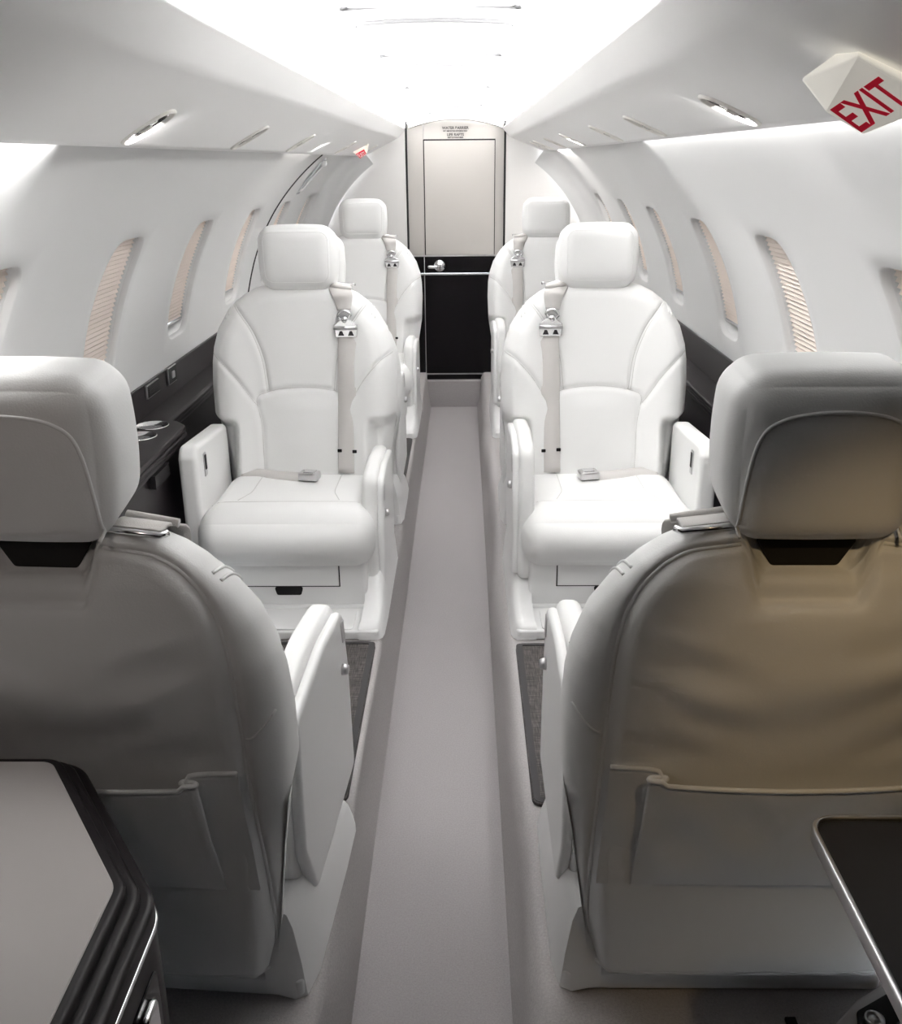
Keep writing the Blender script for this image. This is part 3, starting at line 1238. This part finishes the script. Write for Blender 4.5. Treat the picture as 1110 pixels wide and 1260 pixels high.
def make_seat(sg, kind):
    """sg: local x sign of the aisle side; kind: 'tray' base with low front step or 'plain'"""
    root = empty('passenger_seat')
    bk = add(root, 'backrest', (BACKV, BACKF), M['leather'], sg)
    # seams of the front cushion
    for nme, p in SE_F.items():
        for s in (1, -1):
            sp = smooth_path(p, 8)
            if nme == 'shoulder_seam':
                for dx in (-.004, .004):
                    add(bk, 'seam', tube([on_front(s * (q[0] + dx), q[1], -.0012) for q in sp], .0017, 6), M['seam'], sg)
            else:
                add(bk, 'seam', tube([on_front(s * q[0], q[1], -.0012) for q in sp], .0017, 6), M['seam'], sg)
    # rear panel piping
    def rear_pt(a, zp, off):
        y = float(rearb(zp))
        return a, zp, y
    for s in (1, -1):
        sp = smooth_path(REAR_SEAM, 8)
        pts = []
        for q in sp:
            zf = q[1] - .004 * float(sstep(.56, .765, q[1])) * .95
            p = on_rear(s * q[0], zf, -.0005)
            pts.append(p)
        add(bk, 'piping', tube(pts, .0026, 8), M['leather'], sg)
        # shoulder stitch pair running from piping over the shoulder to the front
        for dz in (0, .011):
            pts = []
            for t in np.linspace(0, 1, 12):
                y = .298 - t * .050
                a = .185 + dz * .75 + .006 * t
                h = BACK_BVH.ray_cast(Vector((a, y, 2)), Vector((0, 0, -1)))
                if h[0] and h[0].z > .66 and (not pts or abs(h[0].z - pts[-1][2]) < .008):
                    pts.append(np.array((s * a, y, h[0].z + .0003)))
            if len(pts) > 3:
                add(bk, 'seam', tube(pts, .0022, 6), M['leather'], sg)
        # seam across the flank
        pts = []
        for t in np.linspace(0, 1, 12):
            a = .213 + .032 * t
            z = .500 + .034 * t ** 1.6
            h = BACK_BVH.ray_cast(Vector((a, 1, z)), Vector((0, -1, 0)))
            if h[0]:
                pts.append(np.array((s * a, h[0].y + .0002, z)))
        if len(pts) > 3:
            add(bk, 'seam', tube(pts, .0020, 6), M['leather'], sg)
    # lower hem of the rear cover
    hem = [on_rear(a, .062, .0) for a in np.linspace(-.190, .190, 24)]
    add(bk, 'hem', tube(hem, .004, 8), M['leather'], sg)
    # pocket
    pk = add(root, 'seat_pocket', POCKETS[kind][0], M['leather'], sg)
    add(pk, 'pocket_hem', tube(POCKETS[kind][1], .0032, 8), M['leather'], sg)
    # headrest
    hr = add(root, 'headrest', (HEADV, HEADF), M['leather'], sg)
    lpF = rounded_poly([(-.083, .772), (.083, .772), (.085, .899), (-.085, .899)], .026, 6)
    lpF2 = []
    for i in range(len(lpF)):
        a, b_ = lpF[i], lpF[(i + 1) % len(lpF)]
        k = max(1, int(np.linalg.norm(b_ - a) / .012))
        for q in range(k):
            lpF2.append(a + (b_ - a) * q / k)
    add(hr, 'seam', tube([on_head(p[0], p[1], True) + np.array((0, .0004, 0)) for p in lpF2], .0015, 6, True), M['leather'], sg)
    arch = [(-.084, .742), (-.083, .78), (-.079, .825), (-.071, .853), (-.054, .866), (-.03, .872), (0, .874), (.03, .872), (.054, .866), (.071, .853), (.079, .825), (.083, .78), (.084, .742)]
    add(hr, 'piping', tube([on_head(q[0], q[1], False) for q in smooth_path(arch, 6)], .0022, 8), M['leather'], sg)
    # mount under the headrest
    m1 = prism(rounded_poly([(-.052, .740), (-.036, .712), (.036, .712), (.052, .740), (.052, .775), (-.052, .775)], .006, 3), .255, .300, 'y', .002, 2)
    add(root, 'headrest_mount', m1, M['shadowgap'], sg, 'dark slotted mount', 40, True)
    # seat cushion
    cu = add(root, 'seat_cushion', (CUSHV, CUSHF), M['leather'], sg)
    for s in (1, -1):
        add(cu, 'seam', tube([on_cush(s * (.105 + .03 * max(0, -(y + .02)) / .1), y, -.0004) for y in np.linspace(.14, -.09, 12)], .0014, 6), M['seam'], sg)
    add(cu, 'seam', tube([on_cush(a, -.095 - .012 * (1 - (a / .19) ** 2), -.0004) for a in np.linspace(-.19, .19, 24)], .0014, 6), M['seam'], sg)
    # base box with drawer
    bx0, bx1 = -.185, .19
    yb0 = -.165 if kind == 'tray' else -.10
    gp = add(root, 'drawer_gap', prism(rect(-.153, .128, .082, .153), yb0 - .0012, yb0 + .008, 'y'), M['shadowgap'], sg, 'dark drawer gap', 35, True)
    bb = add(root, 'seat_base', prism(rect(bx0, .195, yb0, .235, .012), .03, .165, 'z', .004, 3), M['shell'], sg, None, 35, True)
    add(bb, 'drawer_front', prism(rect(-.15, .125, .085, .150), yb0 - .004, yb0 + .01, 'y', .0015, 2), M['shell'], sg, None, 35, True)
    add(bb, 'finger_slot', prism(rounded_poly([(-.036, .082), (.036, .082), (.030, .060), (-.030, .060)], .006, 3), yb0 - .002, yb0 + .01, 'y'), M['blackmat'], sg, 'black finger slot', 35, True)
    # skirt: flank on the aisle side that rises towards the rear
    y0_ = -.295 if kind == 'tray' else -.125
    sec = []
    ys_ = [y0_, y0_ + .012, y0_ + .03, y0_ + .12, y0_ + .17, .05, .20, .244, .252]
    hs = [.020, .034, .040, .050,   .110, .150, .150, .146, .120] if kind == 'tray' else [.03, .052, .060, .10, .135, .150, .150, .146, .120]
    V = []
    ins_ = [.016, .006, .002] + [0] * (len(ys_) - 5) + [.008, .024]
    for y, h, ii in zip(ys_, hs, ins_):
        for (a, zf) in ((.245, 0.002), (.242, .4), (.236, .80), (.230, .95), (.218, 1.0), (.19, .98), (.185, .1)):
            V.append((max(a - ii, .184) - (.006 * zf * h / .15), y, max(.002, zf * h)))
    sk = (V, gridfaces(len(ys_), 7) + [tuple(range(7)), tuple(reversed(range((len(ys_) - 1) * 7, len(ys_) * 7)))])
    so_ = add(root, 'skirt', sk, M['shell'], sg, None, 50, True)
    # wide plinth under everything
    add(so_, 'plinth', prism(rect(-.20, .235, yb0 - .01, .250, .012), .002, .034, 'z', .006, 3), M['shell'], sg, None, 40, True)
    if kind == 'tray':
        tr_ = add(root, 'front_step', prism(rect(-.215, .232, -.295, -.14, .014), .002, .026, 'z', .006, 3), M['shell'], sg, None, 40, True)
        add(tr_, 'step_cover', prism(rect(-.21, .170, -.290, -.185, .012), .024, .0295, 'z', .002, 2), M['shell'], sg, None, 40, True)
    # aisle armrest: padded body with an outer shell plate
    arm = empty('aisle_armrest')
    arm.parent = root
    lp = rounded_poly([(-.160, .09), (.16, .085), (.215, .20), (.205, .415), (.02, .436), (-.120, .424), (-.150, .30)], [.035, .04, .06, .03, .2, .045, .2], 6)
    add(arm, 'armrest_pad', prism(lp, .184, .222, 'x', .014, 5), M['leather'], sg, None, 50, True)
    lp2 = inset_loop(lp, .012)
    add(arm, 'armrest_shell', prism(lp2, .219, .237, 'x', .008, 4), M['shell'], sg, None, 50, True)
    v = lathe([(0, .011), (.007, .011), (.009, .007), (.010, 0)], 16, (.236, -.085, .320), (1, 0, 0))
    add(arm, 'recline_button', v, M['satin'], sg, 'chrome button', None, True)
    add(arm, 'latch_slot', prism(rounded_poly([(-.115, .36), (-.095, .36), (-.085, .40), (-.105, .40)], .005, 3), .234, .2385, 'x', .001, 1), M['satin'], sg, None, 40, True)
    # wall side arm block with latch
    lpw = rounded_poly([(-.125, .13), (.20, .13), (.20, .405), (-.105, .428), (-.125, .40)], [.02, .02, .03, .035, .02], 5)
    wa = add(root, 'wall_armrest', prism(lpw, -.255, -.210, 'x', .012, 4), M['leather'], sg, None, 50, True)
    add(wa, 'latch', prism(rect(-.062, -.040, .335, .395, .004), -.2115, -.2075, 'x', .001, 1), M['satin'], sg, 'chrome latch', 40, True)
    add(wa, 'latch_slot', prism(rect(-.058, -.044, .352, .390, .003), -.208, -.2065, 'x'), M['blackmat'], sg, None, 40, True)
    # shoulder belt
    ba = .128
    sb = empty('shoulder_belt')
    sb.parent = root
    front = []
    for z in np.linspace(.735, .275, 28):
        a = ba - .010 * (.735 - z) / .46 if z < .6 else ba - (z - .6) * .08
        front.append(on_front(a, z, .0045))
    over = [on_top(ba - .022, y, .004) for y in (.298, .290, .282, .274, .266, .258)]
    over = [p for p in over]
    lower = [p for p in front if p[2] < .668]
    add(sb, 'webbing', ribbon(lower, (1, 0, 0), .050, .003), M['belt'], sg)
    upper = smooth_path(over + [front[0] + np.array((-.001, -.004, .004)), front[1], front[2] + np.array((0, -.002, 0))], 4)
    wd = np.interp(np.linspace(0, 1, len(upper)), [0, .75, 1], [.058, .054, .036])
    add(sb, 'webbing', ribbon(upper, (1, 0, -.12), list(wd), .004), M['belt'], sg)
    # ring link between upper and lower strap
    p0 = front[3] + np.array((0, -.004, 0))
    ring = [p0 + np.array((.017 * math.cos(t) * (1.0 if math.sin(t) > 0 else .7), -.003, .017 * math.sin(t))) for t in np.linspace(0, 2 * PI, 20, endpoint=False)]
    lk = add(sb, 'belt_link', tube(ring, .004, 8, True), M['chrome'], sg, 'chrome link ring')
    add(lk, 'rivet', lathe([(0, .010), (.008, .009), (.010, 0)], 16, tuple(p0 + np.array((0, -.001, -.006))), (0, -1, 0)), M['chrome'], sg, None, None, True)
    # adjuster plate
    zc = .652
    pc = on_front(ba - .004, zc, .010)
    pl = prism(rounded_poly([(-.029, -.021), (.029, -.021), (.031, .012), (.012, .026), (-.012, .026), (-.031, .012)], .004, 3), -.004, .004, 'y', .0015, 2)
    pv = np.array(pl[0]) + pc
    ad = add(sb, 'belt_adjuster', (pv, pl[1]), M['chrome'], sg, 'chrome adjuster plate', 40, True)
    add(ad, 'roller', tube([pc + np.array((-.031, -.006, .004)), pc + np.array((.031, -.006, .004))], .0055, 10), M['satin'], sg)
    for dx in (-.013, .013):
        h3 = prism([(dx - .008, -.016), (dx + .008, -.016), (dx + .003, -.004), (dx - .003, -.004)], -.0048, -.0038, 'y')
        add(ad, 'slot', (np.array(h3[0]) + pc, h3[1]), M['greyplastic'], sg, None, 40, True)
    # small dark keepers low on the belt
    for dx in (-.023, .018):
        kp = rb(.006, .002, .0045, .0015, 4, tuple(on_front(.122 + dx, .335, .008)))
        add(sb, 'keeper', kp, M['black'], sg)
    # guide on top of the shoulder, behind
    g0 = on_top(ba - .022, .300, .006)
    add(sb, 'belt_guide', tube([g0 + np.array((-.036, 0, .004)), g0 + np.array((-.03, .006, .001)), g0 + np.array((.03, .006, -.005)), g0 + np.array((.036, 0, -.004))], .0042, 10), M['chrome'], sg, 'chrome guide bar')
    g1 = on_top(ba - .020, .258, .010)
    add(sb, 'strap_fold', tube([g1 + np.array((-.028, 0, .004)), g1 + np.array((.030, 0, -.006))], .0055, 10), M['belt'], sg)
    # lap belt lying on the cushion, buckle towards the middle
    lb = empty('lap_belt')
    lb.parent = root
    path = smooth_path([on_cush(-.165, .148, .010), on_cush(-.12, .135, .006), on_cush(-.07, .105, .005), on_cush(-.02, .085, .006), on_cush(.005, .078, .007)], 6)
    add(lb, 'webbing', ribbon(path, np.tile((.25, .8, .35), (len(path), 1)), list(np.linspace(.034, .040, len(path))), .003), M['belt'], sg)
    bc = on_cush(.028, .070, .014)
    v, f = rb(.026, .019, .011, .005, 8, (0, 0, 0))
    R3 = Matrix.Rotation(math.radians(-12), 3, 'Z')
    bu = add(lb, 'belt_buckle', ([tuple(np.array(R3 @ Vector(tuple(map(float, p)))) + bc) for p in v], f), M['satin'], sg, 'steel buckle')
    v, f = rb(.016, .013, .003, .002, 6, (0.002, 0, .0105))
    add(bu, 'release_flap', ([tuple(np.array(R3 @ Vector(tuple(map(float, p)))) + bc) for p in v], f), M['chrome'], sg)
    return root


SEATX = {-1: -.390, 1: .405}
SHIFT = {(1, 1.24): .006, (1, 2.295): -.006}


def set_back_height(root, k):
    """lower back and headrest setting of the rearward facing seats"""
    for ch in root.children:
        n = ch.name.split('.')[0]
        if n in ('backrest', 'seat_pocket', 'shoulder_belt'):
            ch.scale = (1, 1, k)
        elif n == 'headrest':
            ch.location = (0, 0, -.037)
        elif n == 'headrest_mount':
            ch.location = (0, 0, -.055)

GRP = 'white leather cabin seats'
protos = {}
protos[(1, 'tray')] = make_seat(1, 'tray')
protos[(-1, 'tray')] = make_seat(-1, 'tray')
protos[(1, 'plain')] = make_seat(1, 'plain')
protos[(-1, 'plain')] = make_seat(-1, 'plain')
for k_ in protos:
    if k_[1] == 'plain':
        set_back_height(protos[k_], .925)
used = set()
SEATS = [
    (-1, 1.24, True, 'white leather seat seen from behind, beside the grey-topped table'),
    (1, 1.24, True, 'white leather seat seen from behind in warm light, beside the black tray table'),
    (-1, 2.295, False, 'white leather seat with lowered aisle armrest facing the camera beside the cup holders'),
    (1, 2.295, False, 'white leather seat facing the camera with raised aisle armrest, under the large exit sign side'),
    (-1, 3.01, True, 'white leather seat almost hidden back to back behind the seat by the cup holders'),
    (1, 3.01, True, 'white leather seat almost hidden back to back behind the seat with raised armrest'),
    (-1, 4.03, False, 'farthest white leather seat facing the camera, just left of the black door panel'),
    (1, 4.03, False, 'farthest white leather seat facing the camera, just right of the black door panel'),
]
for s, y, aft, lab in SEATS:
    sg = (1 if s < 0 else -1) * (-1 if aft else 1)
    key = (sg, 'plain' if aft else 'tray')
    if key in used:
        o = copy_tree(protos[key])
    else:
        o = protos[key]
        used.add(key)
    o.location = (SEATX[s] + SHIFT.get((s, y), 0), y, ZL)
    o.rotation_euler = (0, 0, (PI - (math.radians(4) if s < 0 and y < 2 else 0)) if aft else 0)
    tag(o, lab, 'seat', GRP)
    if s < 0 and y == 2.295:
        for ch in o.children:
            if ch.name.startswith('aisle_armrest'):
                ch.location = (0, 0.02, -.080)

# ------------------------------------------------------------------ near cabinet with pale table top
def near_cabinet():
    root = empty('galley_cabinet', (-0.50, 0.45, ZL))
    tag(root, 'dark cabinet with pale grey top and chrome strip, in front of the near left seat', 'cabinet')
    zt = 0.66 - ZL
    base = [(-0.26, -0.10), (-0.26, 0.655), (-0.390, 0.838), (-0.765, 0.838), (-0.765, -0.10)]
    rel = [(x + 0.50, y - 0.45) for x, y in base]
    rr_ = [.004, .03, .022, .004, .004]
    top = rounded_poly(rel, rr_, 6)
    pobj('table_surface', top, zt - .020, zt, 'z', M['tabletop'], root, .001, 1)
    for k in range(3):
        lp = inset_loop(top, -(.004 + .0105 * k + .006))
        pobj('edge_moulding', lp, zt - .030 - .011 * k, zt - .0015 - .010 * k, 'z', M['dark'], root, .0055, 4)
    lp = inset_loop(top, -.0325)
    pobj('chrome_strip', lp, zt - .046, zt - .0405, 'z', M['chrome'], root, .002, 3)
    lp = inset_loop(top, -.030)
    body = pobj('cabinet_body', lp, 0.002, zt - .048, 'z', M['dark'], root, .004, 3)
    # recessed latch on the aisle face
    x = -0.26 + .030 + .50
    a = pobj('latch_recess', rect(0.575 - .45, 0.640 - .45, zt - .175, zt - .075, .01), x - .001, x + .002, 'x', M['black'], body, .001, 1)
    b_ = pobj('latch_handle', rect(0.590 - .45, 0.618 - .45, zt - .165, zt - .085, .006), x + .001, x + .009, 'x', M['chrome'], body, .003, 3)
    return root


near_cabinet()


def black_tray():
    root = empty('tray_table', (0.56, 0.42, 0.66))
    tag(root, 'black tray table with thin metal rim at the near right corner', 'table')
    lp = rounded_poly([(.365, .10), (.762, .10), (.762, .745), (.371, .745)], [.01, .01, .01, .026], 8)
    lp = np.array([(x - .56, y - .42) for x, y in lp])
    pobj('table_top', lp, -.016, 0, 'z', M['blackmat'], root, .002, 2)
    V = []
    m_ = len(lp)
    for ins, z in ((-.003, -.010), (-.0035, .002), (-.002, .004), (.0015, .004), (.002, -.002)):
        for p in inset_loop(lp, ins):
            V.append((p[0], p[1], z))
    o = mobj('rim', V, gridfaces(5, m_, False, True), M['satin'], root)
    fixn(o)
    o['label'] = 'thin satin metal rim'
    box('support_bracket', .60 - .56, .76 - .56, .12 - .42, .60 - .42, -.47, -.017, M['dark'], root, .006)
    return root


black_tray()

# seat track and cover plate on the floor by the near right seat
o = box('seat_track', .466, .480, .40, .945, ZL, ZL + .006, M['blackmat'], None, .001)
tag(o, 'black seat track strip on the floor at the near right seat', 'track')
root = empty('track_cover', (.585, .925, ZL))
tag(root, 'pale floor cover plate carrying a dark latch, near the bottom right corner', 'cover plate')
lp = rounded_poly([(-.09, -.08), (-.06, -.0), (-.02, .035), (.05, .075), (.06, -.08)], .008, 4)
pobj('plate', lp, .001, .020, 'z', M['tabletop'], root, .003, 2)
lp = rounded_poly([(-.040, -.020), (-.030, .012), (.03, .045), (.05, .02), (-.015, -.030)], .009, 4)
lt = pobj('latch_plate', lp, .019, .026, 'z', M['blackmat'], root, .002, 2)
v, f = lathe([(0, .005), (.005, .005), (.006, .002), (.009, .002), (.0095, .005), (.0125, .005), (.013, 0)], 24)
w = mobj('bolt', v, f, M['satin'], lt)
w.location = (-.014, -.004, .026)
fixn(w)

# ------------------------------------------------------------------ reading lights in the overhead panels
NSEG = 40


def light_frame(s, y, turn):
    ax = 0.394
    z = psu_z(s, ax)
    z2 = psu_z(s, ax + .02)
    slope = math.atan2(z2 - z, .02)
    cs, sn = math.cos(slope), math.sin(slope)
    def T(P):
        # u outward along the panel, v along the cabin, w out of the panel
        out_ = []
        for (u, v, w) in np.array(P):
            out_.append((s * (u * cs + w * sn), v, u * sn - w * cs))
        return out_
    def ell(k, w):
        r_ = []
        hu, hv = .042 * k, .027 * k
        for i in range(NSEG):
            a = 2 * PI * i / NSEG
            c_, s_ = math.cos(a), math.sin(a)
            q = (abs(c_) ** 2.6 + abs(s_) ** 2.6) ** (-1 / 2.6)
            r_.append((hu * c_ * q, hv * s_ * q + turn * hu * c_ * q, w))
        return r_
    return (s * ax, y, z), T, ell


def reading_light(s, y, label, turn=0.30):
    loc, T, ell = light_frame(s, y, turn)
    root = empty('reading_light', loc)
    tag(root, label, 'reading light', 'reading lights in the overhead panels')
    V = []
    for k, w in ((1.16, -.0005), (1.15, .0022), (1.08, .004), (1.01, .0030), (.985, -.001)):
        V += ell(k, w)
    o = mobj('bezel', T(V), gridfaces(5, NSEG, False, True), M['signwhite'], root)
    fixn(o)
    V = []
    for k, w in ((.985, -.001), (.95, -.010), (.86, -.016), (.5, -.018), (.02, -.018)):
        V += ell(k, w)
    o = mobj('reflector', T(V), gridfaces(5, NSEG, False, True), M['darkchrome'], root)
    fixn(o)
    o['label'] = 'dark chrome bowl'
    P, F_ = rb(.022, .010, .009, .0085, 8, (.0, .0, -.008))
    P[:, 1] += turn * P[:, 0]
    o = mobj('lamp_pod', T(P), F_, M['chrome'], root)
    fixn(o)
    P, F_ = rb(.009, .006, .003, .0025, 6, (.004, .001, .001))
    o = mobj('lens', T(P), F_, M['lens'], root)
    fixn(o)
    return root


def ordn(s):
    return 'overhead panel of the cup holder side' if s < 0 else 'overhead panel of the exit sign side'


names = ['nearest', 'second', 'third', 'fourth', 'fifth', 'sixth', 'seventh']
LAMPS = {-1: (1.42, 2.09, 2.74, 3.78, 4.72), 1: (1.345, 1.96, 2.49, 3.25, 3.85, 4.42, 4.66)}
for s in (-1, 1):
    trim = bpy.data.objects['trim_3' if s < 0 else 'trim_4']
    cutters = []
    for y in LAMPS[s]:
        loc, T, ell = light_frame(s, y, 0.30)
        V = T(ell(.99, .02) + ell(.99, -.024))
        fc = gridfaces(2, NSEG, False, True) + [tuple(range(NSEG)), tuple(reversed(range(NSEG, 2 * NSEG)))]
        c = fixn(mobj('cutter', [tuple(np.array(p) + np.array(loc)) for p in V], fc, M['panel']))
        cutters.append(c)
        md = trim.modifiers.new('cut', 'BOOLEAN')
        md.object = c
        md.operation = 'DIFFERENCE'
        md.solver = 'EXACT'
    dg = bpy.context.evaluated_depsgraph_get()
    me = bpy.data.meshes.new_from_object(trim.evaluated_get(dg))
    trim.modifiers.clear()
    trim.data = me
    trim.data.polygons.foreach_set('use_smooth', [True] * len(trim.data.polygons))
    trim.data.set_sharp_from_angle(angle=math.radians(30))
    for c in cutters:
        bpy.data.objects.remove(c)
    for k, y in enumerate(LAMPS[s]):
        reading_light(s, y, '%s chrome reading light from the camera in the %s' % (names[k], ordn(s)))
# the lamps over the facing seats are switched on
for s, y, ty, e in ((-1, 1.42, 2.35, .22), (1, 1.345, 2.35, .19), (-1, 3.15, 4.1, .16), (1, 3.25, 4.1, .16)):
    lx = s * .394
    area('seat_lamp', (lx, y, psu_z(s, .394) - .010), (0, ty - y, -.75), .020, .014, e, (1, .985, .96), (1, 0, 0), 150)

# ------------------------------------------------------------------ exit signs
def px_ray(u, v):
    d = _r2 * ((u - 555) / 1165.0) + _u2 * ((630 - v) / 1165.0) + _f
    return d


def exit_sign_big():
    # wedge hanging from the overhead panel, its lettered face towards the front of the cabin
    root = empty('exit_sign', (0.415, 0.93, 1.30))
    tag(root, 'large white wedge sign with red EXIT letters hanging from the overhead panel', 'exit sign')
    O = Vector(root.location)
    W = {'A': Vector((0.340, 0.955, 1.322)), 'B': Vector((0.388, 0.905, 1.333)), 'C': Vector((0.3635, 0.915, 1.290)),
         'D': Vector((0.402, 0.925, 1.272)), 'E': Vector((0.470, 0.925, 1.318)), 'F': Vector((0.463, 0.945, 1.275)),
         'G': Vector((0.40, 1.00, 1.33)), 'H': Vector((0.48, 1.0, 1.31))}
    return root, W


def hang_sign(name, label, face_px, cap_px, depth_face, back_shift, text_px, body, lab_mat, red_panel=None):
    """sign polyhedron: a lettered face quad, a blank end facet, and a body running back into the panel"""
    # plane of the lettered face, given by its centre depth and a normal
    root = empty(name)
    cu = sum(p[0] for p in face_px) / len(face_px)
    cv = sum(p[1] for p in face_px) / len(face_px)
    c = Vector(cam.location) + px_ray(cu, cv) * depth_face
    root.location = c
    n = -(px_ray(cu, cv)).normalized()
    n = (n + Vector((0.10, 0.0, -0.15))).normalized()
    def on(u, v):
        d = px_ray(u, v)
        t = (c - Vector(cam.location)).dot(n) / d.dot(n)
        return Vector(cam.location) + d * t - c
    Fp = [on(*p) for p in face_px]
    co = Vector(cam.location) - c
    back = [co + (p - co) * (1 + back_shift) + Vector((0, 0, .3 * back_shift * depth_face)) for p in Fp]
    cap = co + (on(*cap_px) - co) * (1 + back_shift * .5)
    k = len(Fp)
    V = [tuple(p) for p in Fp] + [tuple(p) for p in back] + [tuple(cap)]
    Fc = [tuple(range(k))]
    for i in range(k):
        j = (i + 1) % k
        Fc.append((i, i + k, j + k, j))
    Fc.append(tuple(range(2 * k - 1, k - 1, -1)))
    Fc += [(0, 1, 2 * k), (0, 2 * k, k), (1, 1 + k, 2 * k), (k, 2 * k, 1 + k)]
    me_o = mobj('sign_body', V, Fc, M['signface'], root, False)
    fixn(me_o)
    bm = bmesh.new()
    bm.from_mesh(me_o.data)
    bmesh.ops.bevel(bm, geom=list(bm.edges), offset=depth_face * .0025, segments=2, affect='EDGES', profile=.5)
    bm.to_mesh(me_o.data)
    bm.free()
    # lettering spanned on the face
    TL, BL, TR = [on(*p) for p in text_px]
    ex, ey = (TR - TL), (TL - BL)
    t = text_mesh(body, 1.0, lab_mat, 'sign_lettering', root, ext=0.0, bold=0.02)
    xs_ = [v.co.x for v in t.data.vertices]
    ys_ = [v.co.y for v in t.data.vertices]
    for v in t.data.vertices:
        fx = (v.co.x - min(xs_)) / (max(xs_) - min(xs_))
        fy = (v.co.y - min(ys_)) / (max(ys_) - min(ys_))
        v.co = BL + ex * fx + ey * fy + n * 0.0004 * depth_face
    if red_panel:
        q = [on(*p) + n * .0006 * depth_face for p in red_panel]
        mobj('red_field', [tuple(p) for p in q], [tuple(range(len(q)))], M['red'], root, False)
        for v in t.data.vertices:
            v.co = v.co + n * .0006 * depth_face
    return root


r_ = hang_sign('exit_sign', '', [(1056, 69), (1016, 138), (1062, 166), (1136, 136), (1142, 118)], (985, 97), 0.73, 0.07,
               [(1021, 135), (1060, 163), (1081, 94)], 'EXIT', M['red'])
tag(r_, 'large white wedge sign with bold red EXIT letters hanging from the overhead panel', 'exit sign')
r_ = hang_sign('exit_sign', '', [(453, 178), (431.5, 187), (443.5, 196), (452.5, 189)], (455.5, 179), 4.0, 0.02,
               [(438.5, 190.0), (443.5, 193.6), (447.5, 186.2)], 'EXIT', M['signwhite'],
               red_panel=[(437.5, 189.6), (443.2, 195.0), (451.0, 189.2), (447.8, 183.6)])
tag(r_, 'tiny far sign with red lettered field under the cup holder side overhead panel', 'exit sign')

# ------------------------------------------------------------------ pull handle of the large side door
ht_ = th_of(1.20)
root = empty('door_handle_recess', wp(-1, 4.21, ht_, -0.001))
tag(root, 'clear covered chrome pull handle recess high on the left wall before the bulkhead', 'handle')
def lw(y, z, off):
    p = np.array(wp(-1, y, th_of(z), off)) - np.array(root.location)
    return tuple(p)
V = []
loopw = rounded_poly([(4.15, 1.120), (4.235, 1.120), (4.27, 1.262), (4.185, 1.262)], .015, 4)
for ins, off in ((0, -.001), (.003, -.004), (.008, -.004), (.010, .0)):
    for p in (inset_loop(loopw, ins) if ins else loopw):
        V.append(lw(p[0], p[1], off))
m_ = len(loopw)
o = mobj('recess_frame', V, gridfaces(4, m_, False, True) + [tuple(range(3 * m_, 4 * m_))], M['clear'], root)
fixn(o)
v, f = tube(smooth_path([lw(4.18, 1.135, -.004), lw(4.185, 1.150, -.012), lw(4.20, 1.19, -.014), lw(4.222, 1.235, -.012), lw(4.23, 1.248, -.004)], 5), .0055, 8)
mobj('grip', v, f, M['satin'], root)
v, f = rb(.012, .016, .012, .009, 6, lw(4.232, 1.246, -.008))
mobj('grip_end', v, f, M['shell'], root)
